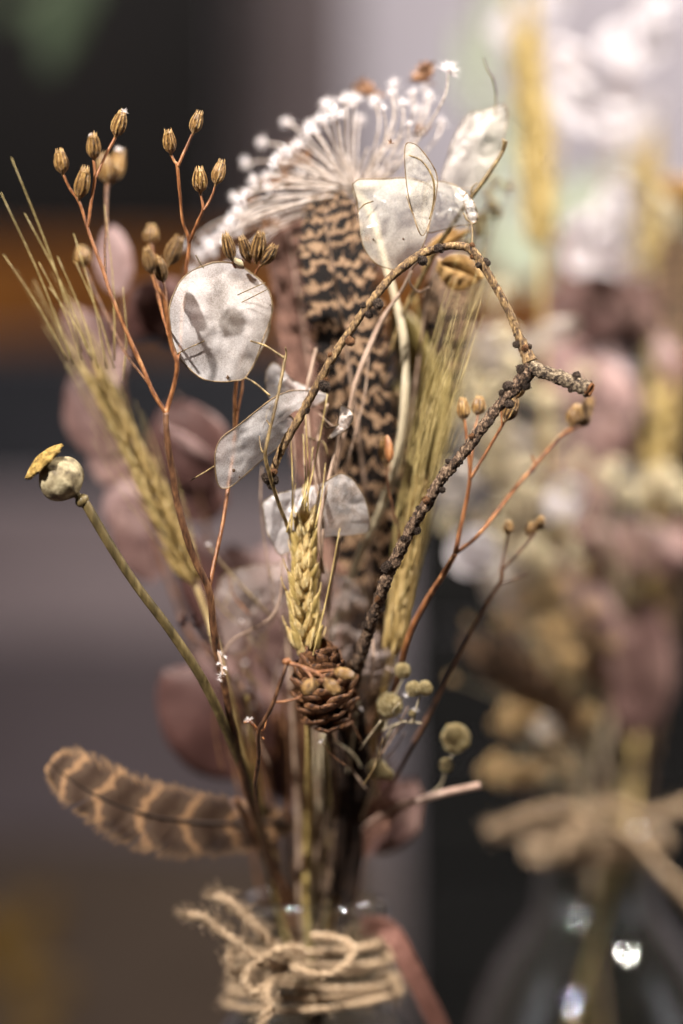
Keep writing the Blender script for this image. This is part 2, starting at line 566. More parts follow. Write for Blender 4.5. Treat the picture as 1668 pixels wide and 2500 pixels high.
def capsule_mesh(seed, opened=True):
    rnd = random.Random(seed)
    m = Mesh()
    seg, nr = 40, 16
    prof = [(0, .045), (.04, .06), (.09, .07), (.13, .12), (.2, .2), (.3, .26), (.42, .285), (.54, .28), (.66, .25), (.76, .215), (.84, .185)]
    vs, uv = [], []
    for z, r in prof:
        for j in range(seg):
            a = 2 * PI * j / seg
            uv.append((j / seg + .0001, z + .001))
            rib = 1 + (0.10 if z > .12 else 0.02) * math.cos(10 * a) + 0.03 * rnd.uniform(-1, 1)
            vs.append((r * rib * math.cos(a), r * rib * math.sin(a) * .92, z))
    fs = [(i * seg + j, i * seg + (j + 1) % seg, (i + 1) * seg + (j + 1) % seg, (i + 1) * seg + j)
          for i in range(len(prof) - 1) for j in range(seg)]
    m.add(vs, fs, uv)
    # the five or six pointed teeth round the open top
    nt_ = 10
    for k in range(nt_):
        a0 = 2 * PI * (k - .5) / nt_
        a1 = 2 * PI * (k + .5) / nt_
        am = (a0 + a1) / 2
        h = rnd.uniform(.93, 1.04)
        ro = rnd.uniform(.11, .17)
        pts = [(.19 * math.cos(a0), .175 * math.sin(a0), .83), (.19 * math.cos(a1), .175 * math.sin(a1), .83),
               (ro * math.cos(am), ro * math.sin(am), h),
               (.13 * math.cos(am), .13 * math.sin(am), .8)]
        m.add(pts, [(0, 1, 2), (0, 2, 3), (1, 3, 2)])
    # inner floor
    m.add([(0, 0, .8)] + [(.17 * math.cos(2 * PI * j / 12), .16 * math.sin(2 * PI * j / 12), .84) for j in range(12)],
          [(0, 1 + j, 1 + (j + 1) % 12) for j in range(12)])
    return m


CAPS = [mesh_data('capsule', capsule_mesh(i), M['capsule']) for i in range(4)]
CAPS_D = [mesh_data('capsule', capsule_mesh(i + 9), M['capsule_dark']) for i in range(3)]


def spray_mesh(seed, n=14, ln=1.0, w=.07):
    """a burst of thin curled strips: withered floret"""
    rnd = random.Random(seed)
    m = Mesh()
    for i in range(n):
        th = rnd.uniform(0, 2 * PI)
        ph = rnd.uniform(0.1, 1.45)
        d = Vector((math.sin(ph) * math.cos(th), math.sin(ph) * math.sin(th), math.cos(ph)))
        s = d.orthogonal().normalized()
        s.rotate(Quaternion(d, rnd.uniform(0, 6)))
        b = Vector((0, 0, -1)) * rnd.uniform(.0, .5) + s.cross(d) * rnd.uniform(-.4, .4)
        l = ln * rnd.uniform(.6, 1.15)
        ww = w * rnd.uniform(.6, 1.6)
        vs = []
        for k in range(5):
            t = k / 4
            c = d * l * t + b * l * t * t * .5
            wk = ww * (math.sin(PI * (0.15 + .8 * t)))
            vs += [c - s * wk, c + s * wk]
        m.add(vs, [(2 * k, 2 * k + 1, 2 * k + 3, 2 * k + 2) for k in range(4)])
    return m


FLORETS = [mesh_data('floret', spray_mesh(i, 44, 1.0, .045), M['floret']) for i in range(4)]


def pom_mesh(seed, n=260):
    rnd = random.Random(seed)
    m = Mesh()
    g = PI * (3 - math.sqrt(5))
    for i in range(n):
        z = 1 - 2 * (i + .5) / n
        r = math.sqrt(1 - z * z)
        d = Vector((r * math.cos(i * g), r * math.sin(i * g), z))
        R = 1 + .12 * mn.noise(d * 2.2 + Vector((seed, 0, 0))) + rnd.uniform(-.05, .05)
        t = d.orthogonal().normalized()
        b = d.cross(t)
        w = .105
        vs = [d * R * .80 + (t * math.cos(a) + b * math.sin(a)) * w for a in (0, 1.26, 2.51, 3.77, 5.03)]
        vs2 = [d * R * .95 + (t * math.cos(a) + b * math.sin(a)) * w * .75 for a in (0, 1.26, 2.51, 3.77, 5.03)]
        m.add(vs + vs2 + [d * R * 1.0], [(j, (j + 1) % 5, 5 + (j + 1) % 5, 5 + j) for j in range(5)] + [(5 + j, 5 + (j + 1) % 5, 10) for j in range(5)])
    return m


POMS = [mesh_data('flower_head', pom_mesh(i), M['pom']) for i in range(2)]
POM_TAN = mesh_data('flower_head', pom_mesh(5, 90), M['pom_tan'])
POM_CREAM = mesh_data('flower_head', pom_mesh(6, 90), M['pom_cream'])


def kernel_mesh(seed, fat=.2):
    """a pointed husk: ovoid with a keel, base at the origin, tip at z=1"""
    rnd = random.Random(seed)
    m = Mesh()
    seg = 12
    prof = [(0, .10), (.07, .42), (.17, .82), (.28, 1), (.42, .95), (.56, .74), (.70, .48), (.83, .24), (.93, .10), (1, .02)]
    vs = []
    for z, r in prof:
        for j in range(seg):
            a = 2 * PI * j / seg
            k = r * fat * (1 + .16 * math.cos(6 * a) + rnd.uniform(-.04, .04))
            vs.append((k * math.cos(a), k * math.sin(a) * .75 + .12 * fat * math.sin(PI * z), z))
    fs = [(i * seg + j, i * seg + (j + 1) % seg, (i + 1) * seg + (j + 1) % seg, (i + 1) * seg + j)
          for i in range(len(prof) - 1) for j in range(seg)]
    m.add(vs, fs)
    return m


KERN_G = [mesh_data('spikelet', kernel_mesh(i, .21), M['gold']) for i in range(3)]
KERN_B = [mesh_data('spikelet', kernel_mesh(i, .10), M['barley']) for i in range(3)]
KERN_S = [mesh_data('spikelet', kernel_mesh(i, .17), M['straw']) for i in range(2)]


def bud_mesh(seed):
    """knobbly short shoot: a stubby barrel of ragged scales"""
    rnd = random.Random(seed)
    m = Mesh()
    nr, seg = 14, 20
    vs = []
    for i in range(nr + 1):
        t = i / nr
        for j in range(seg):
            a = 2 * PI * j / seg
            r = (0.62 + .38 * math.sin(PI * min(1, t * 1.15) * .9)) * (1 - .85 * max(0, (t - .8) / .2))
            r *= 1 + .22 * mn.noise(Vector((math.cos(a) * 1.6, math.sin(a) * 1.6, t * 3 + seed * 7))) + rnd.uniform(-.10, .10) + (.10 if i % 3 == 0 else -.06)
            vs.append((r * math.cos(a), r * math.sin(a), t * 1.7 + .08 * rnd.uniform(-1, 1)))
    fs = [(i * seg + j, i * seg + (j + 1) % seg, (i + 1) * seg + (j + 1) % seg, (i + 1) * seg + j)
          for i in range(nr) for j in range(seg)]
    fs.append(tuple(nr * seg + j for j in range(seg)))
    m.add(vs, fs)
    for k in range(16):
        a = rnd.uniform(0, 2 * PI)
        z = rnd.uniform(.3, 1.6)
        d = Vector((math.cos(a), math.sin(a), 0))
        s = Vector((-math.sin(a), math.cos(a), 0))
        c = d * .9 + Vector((0, 0, z))
        m.add([c - s * .22, c + s * .22, c + d * rnd.uniform(.15, .4) + Vector((0, 0, rnd.uniform(.2, .5)))], [(0, 1, 2)])
    return m


BUDS = [mesh_data('bud', bud_mesh(i), M['bud'], False) for i in range(4)]
BUDS_O = [mesh_data('bud', bud_mesh(i + 5), M['bud_orange']) for i in range(2)]


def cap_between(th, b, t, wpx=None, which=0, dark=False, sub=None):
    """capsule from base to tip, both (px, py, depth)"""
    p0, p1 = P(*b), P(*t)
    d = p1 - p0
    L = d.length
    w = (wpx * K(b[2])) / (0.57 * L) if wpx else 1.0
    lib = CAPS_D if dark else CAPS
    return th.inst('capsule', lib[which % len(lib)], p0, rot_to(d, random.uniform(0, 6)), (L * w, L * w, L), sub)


# ------------------------------------------------------------------ honesty discs
def disc(outline, y0, bulge=0.0012, tilt=(0, 0), seed=0, wav=0.0006, rings=12, n=72, rimr=1.4, curl=None):
    o = crom([*outline, outline[0]], n + 1)[:-1]
    cx, cy = o.mean(axis=0)
    R = np.linalg.norm(o - [cx, cy], axis=1).mean()

    def pt(x, y, t):
        u, v = (x - cx) / R, (y - cy) / R
        dy = y0 + tilt[0] * u + tilt[1] * v - bulge * (1 - t * t)
        dy += wav * (mn.noise(Vector((u * 1.6 + seed, v * 1.6, seed * .3))) * 2 + .6 * mn.noise(Vector((u * 5, v * 5, seed))))
        if curl:
            dy += curl(u, v)
        return P(x, y, dy)
    vs = [pt(cx, cy, 0)]
    uv = [(.5, .5)]
    for k in range(1, rings + 1):
        t = k / rings
        for i in range(n):
            x = cx + (o[i][0] - cx) * t
            y = cy + (o[i][1] - cy) * t
            vs.append(pt(x, y, t))
            uv.append((.5, .5))
    fs = [(0, 1 + i, 1 + (i + 1) % n) for i in range(n)]
    for k in range(rings - 1):
        a, b = 1 + k * n, 1 + (k + 1) * n
        fs += [(a + i, b + i, b + (i + 1) % n, a + (i + 1) % n) for i in range(n)]
    m = Mesh().add(vs, fs)
    rp = vs[-n:] + [vs[-n], vs[-n + 1]]
    rr = [rimr * K() * (1 + .5 * mn.noise(Vector(q) * 500)) for q in rp]
    rim = tube(np.array([list(q) for q in rp]), np.array(rr), 6, cap=False)
    return m, rim, vs


def add_disc(th, outline, y0, mat='paper', seeds=(), **kw):
    m, rim, vs = disc(outline, y0, **kw)
    o = th.part('seed_disc', m, M[mat])
    th.part('rim', rim, M['rim'], o)
    for (sx, sy, sr) in seeds:
        best = min(vs, key=lambda q: (q - P(sx, sy, q.y)).length)
        mm = Mesh()
        pr = [(0, 0, 1)]
        k = K() * sr
        c = P(sx, sy, best.y - .0002)
        for i in range(1, 4):
            for j in range(8):
                a = 2 * PI * j / 8
                q = k * i / 3 * (1 + random.uniform(-.25, .25))
                mm.v.append(tuple(c + Vector((q * math.cos(a), -.0002 * (1 - i / 3), q * 1.3 * math.sin(a)))))
                mm.uv.append((0, 0))
        mm.f += [(j, (j + 1) % 8, 8 + (j + 1) % 8, 8 + j) for j in range(8)]
        mm.f += [(8 + j, 8 + (j + 1) % 8, 16 + (j + 1) % 8, 16 + j) for j in range(8)]
        mm.f.append(tuple(range(8)))
        th.part('seed_scar', mm, M['seed'], o)
    return o


# ------------------------------------------------------------------ leaves
def leaf(base, tip, wpx, y=(0, 0), face=0.0, cup=0.25, bend=0.0, power=0.8, nu=16, nv=9, thick=0.00025, seed=0, twist=0.0):
    """blade from base to tip (photo pixels at depths y); face turns the blade about its own length"""
    a, b = P(*base, y[0]), P(*tip, y[1])
    d = (b - a)
    L = d.length
    T = d.normalized()
    side = T.cross(Vector((0, -1, 0))).normalized()
    nrm = side.cross(T)
    w = wpx * K((y[0] + y[1]) / 2) / 2
    top, bot = [], []
    for i in range(nu + 1):
        t = i / nu
        prof = (math.sin(PI * min(1, max(0, t)) ** power)) ** .65 if 0 < t < 1 else 0.02
        an = face + twist * t
        sd = side * math.cos(an) + nrm * math.sin(an)
        nn = nrm * math.cos(an) - side * math.sin(an)
        c = a + d * t + nn * (bend * L * math.sin(PI * t))
        for j in range(nv + 1):
            s = -1 + 2 * j / nv
            wv = mn.noise(Vector((t * 2.4, s * 1.4, seed * 3.1))) * .12 * w
            pz = c + sd * (w * prof * s * (1 + .06 * mn.noise(Vector((t * 5, seed, s))))) + nn * (-cup * w * prof * s * s + wv - (.02 * w if abs(s) < .12 else 0))
            top.append(pz)
            bot.append(pz - nn * thick)
    m = Mesh()
    n1 = nv + 1
    k = len(top)
    fs = []
    for i in range(nu):
        for j in range(nv):
            q = (i * n1 + j, i * n1 + j + 1, (i + 1) * n1 + j + 1, (i + 1) * n1 + j)
            fs.append(q)
            fs.append(tuple(x + k for x in q[::-1]))
    for i in range(nu):
        fs.append((i * n1, (i + 1) * n1, (i + 1) * n1 + k, i * n1 + k))
        fs.append((i * n1 + nv, i * n1 + nv + k, (i + 1) * n1 + nv + k, (i + 1) * n1 + nv))
    m.add(top + bot, fs)
    return m


# ------------------------------------------------------------------ feathers
def feather(th, rows, wl, wr, mat, nb=120, ang=0.75, shaft_mat='quill', flip=1.0, cup=.15, seed=0, bare=0.0, split=.03):
    """rows (px, py, depth, shaft radius px) base->tip; wl, wr: lists of vane half widths in px along it"""
    rnd = random.Random(seed)
    n = 60
    q = crom(rows, n)
    c = np.array([P(a[0], a[1], a[2]) for a in q])
    r = np.array([a[3] * K(a[2]) for a in q])
    th.part('shaft', tube(c, r, 8), M[shaft_mat])
    T = np.gradient(c, axis=0)
    T /= np.linalg.norm(T, axis=1)[:, None]

    def at(t):
        x = max(0, min(1, t)) * (n - 1)
        i = min(int(x), n - 2)
        f = x - i
        return Vector(c[i] * (1 - f) + c[i + 1] * f), Vector(T[i])
    tot = sum(np.linalg.norm(c[i + 1] - c[i]) for i in range(n - 1))
    for sgn, ws in ((-1, wl), (1, wr)):
        m = Mesh()
        wi = crom([(w,) for w in ws], 50)[:, 0]
        shift = 0
        for i in range(nb):
            t0 = bare + (1 - bare) * i / (nb - 1) * .985
            if rnd.random() < split:
                shift = rnd.uniform(-.12, .12)
            shift *= .9
            p, tg = at(t0)
            w = max(1.0, wi[min(49, int(t0 * 49))]) * K(q[0][2])
            w *= rnd.uniform(.86, 1.05)
            side = tg.cross(Vector((0, -1, 0))).normalized() * -sgn * flip
            up = Vector((0, -1, 0))
            vs, uv = [], []
            hw = tot / nb * (0.62 + rnd.uniform(-.05, .1))
            a0 = ang + shift
            yo = rnd.uniform(-.00012, .00012)
            ns = 5
            for k in range(ns + 1):
                f = k / ns
                pos = p + side * (w * f) + tg * (w * f / math.tan(a0) * (0.75 + .35 * f)) + up * (cup * w * (f - f * f * 1.3) + yo)
                dirv = tg
                ww = hw * (1 - .75 * f ** 4)
                vs += [pos - dirv * ww, pos + dirv * ww]
                v_ = t0 + (pos - p).dot(tg) / tot
                uv += [(sgn * f * .999 + .0001, v_ - ww / tot), (sgn * f * .999 + .0001, v_ + ww / tot)]
            m.add(vs, [(2 * k, 2 * k + 1, 2 * k + 3, 2 * k + 2) for k in range(ns)], uv)
        th.part('vane', m, M[mat])


# ------------------------------------------------------------------ cereal ears
def ear(th, rows, kern, klen, rows_n=2, n=14, spread=.45, awn=None, awn_mat='awn', stem_mat='straw', awn_r=1.0,
        awn_bend=0.0, seed=0, ks=1.0, rstem=5):
    """rows (px,py,depth) base->tip; klen kernel length px; awn=(min,max) length px"""
    rnd = random.Random(seed)
    q = crom(rows, 40)
    c = [P(*a) for a in q]
    y = q[0][2]
    th.part('stalk', tube(np.array([list(v) for v in c]), rstem * K(y) * .6, 6), M[stem_mat])
    kl = klen * K(y)
    g = Mesh()
    for i in range(n):
        t = i / (n - 1) * .93
        k = int(t * 39)
        p = c[k]
        tg = (c[min(39, k + 1)] - c[max(0, k - 1)]).normalized()
        sx = tg.cross(Vector((0, -1, 0))).normalized()
        fr = sx.cross(tg)
        for j in range(rows_n):
            if rows_n == 2:
                az = (0 if (i % 2) else PI) + rnd.uniform(-.35, .35)
                azs = [az, az + rnd.choice((-.9, .9))]
            else:
                azs = [2 * PI * j / rows_n + (i % 2) * PI / rows_n + rnd.uniform(-.2, .2)]
            for az in azs:
                rad = sx * math.cos(az) + fr * math.sin(az)
                sp = spread * (1 - .45 * t) * rnd.uniform(.8, 1.15)
                d = (tg + rad * sp).normalized()
                s = kl * rnd.uniform(.88, 1.08) * (1 - .25 * t) * (.8 if i == 0 else 1)
                b = p + rad * kl * .10
                th.inst('spikelet', kern[rnd.randrange(len(kern))], b, rot_to(d, rnd.uniform(0, 6)), (s * ks, s * ks, s))
                if awn:
                    al = rnd.uniform(*awn) * K(y)
                    e0 = b + d * s * .93
                    d2 = (tg + rad * sp * .5 + Vector((rnd.uniform(-.06, .06), rnd.uniform(-.08, .08), rnd.uniform(-.03, .03)))).normalized()
                    e1 = e0 + (d * .5 + d2 * .5) * al * .5
                    e2 = e0 + d2 * al + Vector((awn_bend * al, 0, 0))
                    cc = crom([list(e0), list(e1), list(e2)], 7)
                    rr = awn_r * K(y) * np.linspace(1, .35, 7)
                    g.join(tube(cc, rr, 4))
    if awn:
        th.part('awns', g, M[awn_mat], kind='stuff')


# ------------------------------------------------------------------ twine
def twine(c, R, strands=3, pitch=None, seg=6, fuzz=0, seed=0):
    """laid cord: strands twisted round the centre line, with loose fibres"""
    rnd = random.Random(seed)
    c = np.asarray(c, float)
    T, A, B = frames(c)
    ds = np.r_[0, np.cumsum(np.linalg.norm(np.diff(c, axis=0), axis=1))]
    pitch = pitch or R * 7
    m = Mesh()
    for s in range(strands):
        ph = 2 * PI * s / strands + 2 * PI * ds / pitch
        cc = c + (A * np.cos(ph)[:, None] + B * np.sin(ph)[:, None]) * R * .5
        m.join(tube(cc, R * .56, seg, rough=.25, fq=1500, seed=s))
    f = Mesh()
    for k in range(fuzz):
        i = rnd.randrange(len(c))
        a = rnd.uniform(0, 2 * PI)
        d = A[i] * math.cos(a) + B[i] * math.sin(a)
        l = R * rnd.uniform(.8, 3.2)
        e = c[i] + d * R * .8
        e1 = e + d * l * .5 + T[i] * l * rnd.uniform(-.6, .6)
        e2 = e1 + d * l * rnd.uniform(.0, .5) + T[i] * l * rnd.uniform(-.9, .9) + np.array([0, 0, rnd.uniform(-.3, .3) * l])
        f.join(tube(crom([e, e1, e2], 5), R * .06, 3))
    return m, f


# ------------------------------------------------------------------ bottle
def lathe(prof, seg=64):
    m = Mesh()
    vs = []
    for r, z in prof:
        for j in range(seg):
            a = 2 * PI * j / seg
            vs.append((r * math.cos(a), r * math.sin(a), z))
    n = len(prof)
    fs = [(i * seg + j, i * seg + (j + 1) % seg, (i + 1) * seg + (j + 1) % seg, (i + 1) * seg + j)
          for i in range(n - 1) for j in range(seg)]
    m.add(vs, fs)
    return m


TABLE_Z = -0.2050
AX = P(765, 2190, .055)            # centre of the front bottle's mouth
AX2 = P(1455, 2010, .150)          # centre of the rear bottle's mouth


def bottle(th, ax, rn, hb, rb):
    """mouth centre ax, neck radius, height, body radius; base on the table"""
    z1 = ax.z
    z0 = TABLE_Z
    w = .0016
    outer = [(.0005, z0 + .001), (rb * .85, z0), (rb * .96, z0 + .002), (rb, z0 + .006), (rb, z1 - .062),
             (rb * .97, z1 - .052), (rb * .86, z1 - .042), (rb * .72, z1 - .034), (rn * 1.12, z1 - .026), (rn * .98, z1 - .020),
             (rn * .95, z1 - .012), (rn * .95, z1 - .0062), (rn * 1.06, z1 - .0052), (rn * 1.10, z1 - .0035), (rn * 1.07, z1 - .001), (rn * 1.0, z1)]
    inner = [(max(r - w, .0003), z + (w if i < 3 else 0)) for i, (r, z) in enumerate(outer[:11])]
    inner += [(rn * .95 - w, z1 - .004), (rn * .93, z1 - .0012)]
    pr = crom(outer, 70).tolist() + crom(inner[::-1], 60).tolist()
    m = lathe(pr)
    m.v = [(x + ax.x, y + ax.y, z) for x, y, z in m.v]
    th.part('glass', m, M['glass'])


# ================================================================== THE SETTING
def box(cx, cy, cz, sx, sy, sz, bev=.002):
    m = Mesh()
    hx, hy, hz = sx / 2, sy / 2, sz / 2
    vs = []
    b = min(bev, hx * .5, hy * .5, hz * .5)
    for z in (-hz, -hz + b, hz - b, hz):
        e = b if abs(z) == hz else 0
        for x, y in ((-hx + b + e * 0, -hy + e), (hx - b, -hy + e), (hx - e, -hy + b), (hx - e, hy - b), (hx - b, hy - e), (-hx + b, hy - e), (-hx + e, hy - b), (-hx + e, -hy + b)):
            vs.append((cx + x, cy + y, cz + z))
    fs = [(i * 8 + j, i * 8 + (j + 1) % 8, (i + 1) * 8 + (j + 1) % 8, (i + 1) * 8 + j) for i in range(3) for j in range(8)]
    fs += [tuple(range(8))[::-1], tuple(24 + j for j in range(8))]
    return m.add(vs, fs)


def pbox(px0, px1, py0, py1, y, dy):
    a, b = P(px0, py0, y), P(px1, py1, y)
    return box((a.x + b.x) / 2, y + dy / 2, (a.z + b.z) / 2, abs(b.x - a.x), dy, abs(a.z - b.z))


wallm = pmat('pale_plaster', ['#a89fa2', '#b8b0b4', '#c6bfc4'], 6, 0.8, 0.3, 0, 0.2)
w = build('wall', box(0.3, 1.75, 0.3, 5.0, 0.1, 3.4, .004), wallm, smooth=False)
w['kind'] = 'structure'
fl = build('floor', box(0.3, 0.4, -0.96, 5.0, 3.4, 0.02, .004), pmat('floor_concrete', ['#3b3536', '#4c4546', '#5a5354'], 8, 0.8, 0.3), smooth=False)
fl['kind'] = 'structure'

# table
tb = Thing('table', 'dark wooden table the two dried flower bottles stand on', 'table', (0, .1, -.95))
for i in range(5):
    tb.part('plank', box(0.1, -.12 + i * .122, TABLE_Z - .0125, 1.6, .12, .025), M['table'], smooth=False)
for sx in (-.62, .82):
    for sy in (-.12, .32):
        tb.part('leg', box(sx, sy, (TABLE_Z - .026 - .95) / 2, .05, .05, .95 + TABLE_Z - .026), M['table'], smooth=False)

# board fence behind the table, board above board
YB = 0.72
bd = Thing('board_partition', 'upright partition of wide boards of stepped tone far behind the flowers', 'partition', P(400, 2800, YB))
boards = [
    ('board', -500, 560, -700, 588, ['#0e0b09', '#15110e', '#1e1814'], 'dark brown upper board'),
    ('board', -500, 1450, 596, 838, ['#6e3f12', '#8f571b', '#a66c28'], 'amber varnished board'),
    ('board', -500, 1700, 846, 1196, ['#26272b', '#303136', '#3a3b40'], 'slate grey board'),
    ('board', -500, 960, 1204, 1560, ['#716566', '#817476', '#8e8183'], 'pale mauve grey board'),  # light falloff put into the tones of this board and the two below
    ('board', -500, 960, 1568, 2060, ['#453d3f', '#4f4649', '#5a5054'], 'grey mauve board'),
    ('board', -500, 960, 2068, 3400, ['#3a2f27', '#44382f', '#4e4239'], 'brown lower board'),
    ('strip', 566, 690, -700, 590, ['#4a403e', '#564b49', '#635755'], 'dark taupe narrow post'),  # added strips: the wall's falling brightness is put into their two colours
    ('strip', 694, 860, -700, 590, ['#6f6361', '#7d706f', '#8b7e7d'], 'light taupe narrow post'),
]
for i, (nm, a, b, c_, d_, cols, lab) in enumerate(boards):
    mt = pmat('board_tone_%d' % i, cols, 14, 0.55, 0.4, 0, 0.3, (1, 1, 6))
    bd.part(nm, pbox(a, b, c_, d_, YB + (0.02 if nm == 'strip' else 0), .02), mt, smooth=False, label=lab)

# near black crate standing on the table behind the rear bouquet
cr8 = Thing('crate', 'near black crate standing on the table behind the rear bouquet at lower right', 'crate', (P(1350, 1204, .33).x, .36, TABLE_Z))
CB = pmat('black_crate', ['#040404', '#070707', '#0b0b0b'], 14, 0.9, 0.3, 0, 0.08, (1, 1, 6))
xa, xb = P(1000, 1204, .33).x, P(1800, 1204, .33).x
zt = P(1000, 1230, .33).z
hh = (zt - TABLE_Z) / 5
for k in range(5):
    cr8.part('plank', box((xa + xb) / 2, .33, TABLE_Z + hh * (k + .5) + .0005, xb - xa, .008, hh - .0005), CB, smooth=False)
    for xx in (xa + .005, xb - .005):
        cr8.part('plank', box(xx, .375, TABLE_Z + hh * (k + .5) + .0005, .008, .078, hh - .0005), CB, smooth=False)

# leaves hanging in the upper left, far back
hl = Thing('green_branch', 'hanging green leaf spray blurred in the top left corner', 'branch', P(150, -150, .36))
DG = pmat('dark_green_leaf', ['#2c3628', '#414e39', '#5a6850'], 60, 0.5, 0.3, 0.3, 0.3)
hl.part('stalk', stem([(150, -150, .36, 6), (120, -40, .36, 6), (60, 20, .36, 4), (20, 60, .36, 3)]), M['green_leaf'])
for i, (b, t, w_) in enumerate((((165, -60), (115, 175), 110), ((60, -20), (20, 60), 70), ((220, -90), (200, 40), 60))):
    hl.part('leaf', leaf(b, t, w_, (.36, .36), cup=.3, seed=i), DG)
# amber foliage at the lower left
al = Thing('amber_leaves', 'sprig of amber leaves blurred low at the left edge', 'leaves', P(-60, 2620, .52))
al.part('stalk', stem([(-60, 2900, .52, 6), (20, 2500, .52, 6), (60, 2200, .52, 4)]), M['thin'])
aml = pmat('amber_leaf', ['#4a360e', '#634914', '#785a1c'], 40, 0.5, 0.3, 0.3, 0.3)
for i, (b, t, w_) in enumerate((((40, 2330), (120, 2180), 90), ((20, 2450), (180, 2400), 110), ((30, 2400), (-70, 2230), 120), ((30, 2560), (150, 2620), 130))):
    al.part('leaf', leaf(b, t, w_, (.52, .52), cup=.3, seed=i), aml)

# ================================================================== FRONT BOTTLE AND ITS TWINE
fb = Thing('glass_bottle', 'clear glass bottle bound with twine in the middle holding the sharp bouquet', 'bottle', (AX.x, AX.y, TABLE_Z))
bottle(fb, AX, .0166, .11, .034)


def ring(ax, z, r, tilt=0.0, ph=0.0, n=70, turns=1.0, wob=.0004, dz=0.0):
    out = []
    for i in range(n):
        t = i / (n - 1)
        a = ph + 2 * PI * turns * t
        rr = r + wob * mn.noise(Vector((math.cos(a) * 2, math.sin(a) * 2, z * 900)))
        out.append((ax.x + rr * math.cos(a), ax.y + rr * math.sin(a), z + tilt * math.cos(a) + dz * t + wob * mn.noise(Vector((a, z * 300, 3)))))
    return out


TR = 12.0 * K(.04)    # twine radius
tw = Thing('jute_twine', 'frayed tan jute twine wound and knotted round the front bottle neck', 'twine', (AX.x, AX.y - .018, AX.z - .012))
fz = Mesh()
zs = [P(765, v, .055).z for v in (2300, 2325, 2352, 2378, 2402, 2428)]
for i, z in enumerate(zs):
    c = ring(AX, z, .0178 + .0010 * (i % 2) + .0004 * i, tilt=[.0012, -.001, .0018, -.0012, .0006, .0015][i], ph=i)
    m, f = twine(np.array(c), TR * [1, .8, .95, .75, 1, .85][i], fuzz=170, seed=i)
    tw.part('wrap', m, M['jute'])
    fz.join(f)
loops = [
    ('loop', [(700, 2350, .030), (740, 2372, .026), (800, 2380, .024), (850, 2350, .026), (858, 2310, .028), (820, 2290, .030), (760, 2285, .032)], 12),
    ('loop', [(740, 2318, .030), (690, 2318, .026), (640, 2340, .024), (600, 2385, .022), (615, 2425, .022), (655, 2400, .026), (690, 2370, .030)], 13),
    ('end', [(655, 2400, .026), (650, 2430, .022), (655, 2460, .021), (640, 2500, .020), (615, 2560, .020), (600, 2640, .021)], 14),
    ('end', [(690, 2360, .030), (640, 2345, .024), (590, 2310, .024), (540, 2275, .024), (500, 2240, .024), (462, 2232, .026)], 13),
    ('end', [(680, 2330, .032), (640, 2275, .028), (600, 2240, .028), (560, 2200, .028), (528, 2188, .030)], 14),
    ('loop', [(590, 2310, .026), (560, 2330, .024), (570, 2370, .024), (610, 2365, .026), (650, 2350, .028)], 11),
]
for i, (nm, pts, r) in enumerate(loops):
    q = crom(pts, 46)
    m, f = twine(np.array([P(*a) for a in q]), r * .88 * K(.03), fuzz=150, seed=20 + i)
    tw.part(nm, m, M['jute'])
    fz.join(f)
    if nm == 'end':    # the frayed tip opens into loose fibres
        e = q[-1]
        d0 = (P(*q[-1]) - P(*q[-3])).normalized()
        for k in range(46):
            s = P(*e) + Vector([random.uniform(-1, 1) * r * .6 * K() for _ in range(3)])
            dd = (d0 + Vector([random.uniform(-.6, .6) for _ in range(3)])).normalized()
            l = random.uniform(15, 42) * K()
            fz.join(tube(crom([list(s), list(s + dd * l * .5), list(s + dd * l + Vector((0, 0, random.uniform(-.3, .3) * l)))], 4), .55 * K(), 3))
tw.part('fibres', fz, M['jute'], kind='stuff')


def slot(k):
    """where stem k passes the bottle mouth and where it ends near the base: spread over the opening"""
    g = PI * (3 - math.sqrt(5))
    r = .0115 * math.sqrt((k + .6) / 22)
    return AX.x + r * math.cos(k * g), AX.y + r * math.sin(k * g)


def into_bottle(rows, px_mouth, dy=0.0, rpx=6, foot=1.0):
    """append the stem's way through the mouth down to the base"""
    y = .055 + dy
    fx = 765 + (px_mouth - 765) * -1.0 * foot
    return rows + [(px_mouth, 2190, y, rpx), (765 + (px_mouth - 765) * .55, 2330, y, rpx), (fx, 2900, y, rpx), (fx + (fx - 765) * .4, 3260, .055 - dy * .5, rpx)]


# ================================================================== POPPY
pp = Thing('poppy_head', 'grey green poppy seed head with yellow crown on an arching stem at far left', 'seed head', P(765, 3200, .055))
rows = into_bottle([(196, 1212, -.004, 10), (215, 1240, -.004, 12), (262, 1320, -.003, 12), (330, 1425, -.001, 11.5), (420, 1545, .002, 12), (500, 1670, .006, 12), (560, 1800, .014, 12), (612, 1930, .026, 12), (650, 2080, .042, 12)], 676, .004, 11)
pp.part('stem', stem(rows, 10, 90, rough=.05, fq=500), M['olive'])
pc = P(148, 1168, -.004)
axd = (P(98, 1112, -.0065) - P(192, 1208, -.004)).normalized()
m = Mesh()
seg = 40
prof = [(-1.42, .17), (-1.2, .15), (-1.02, .17), (-.96, .24), (-.88, .42), (-.7, .72), (-.45, .93), (-.15, 1.03), (.15, 1.02), (.42, .92), (.63, .74), (.78, .54), (.88, .40), (.98, .36), (1.05, .40)]
R = 57 * K()
vs = []
for z, r in crom(prof, 30):
    for j in range(seg):
        a = 2 * PI * j / seg
        rib = 1 - .10 * abs(math.sin(4.5 * a)) ** .6 * min(1, r) * 1.0 + .03 * mn.noise(Vector((math.cos(a) * 2, math.sin(a) * 2, z * 2)))
        vs.append((r * R * rib * math.cos(a), r * R * rib * math.sin(a), z * R * .98))
fs = [(i * seg + j, i * seg + (j + 1) % seg, (i + 1) * seg + (j + 1) % seg, (i + 1) * seg + j) for i in range(29) for j in range(seg)]
q = rot_to(axd)
m.add([pc + q @ Vector(v) for v in vs], fs)
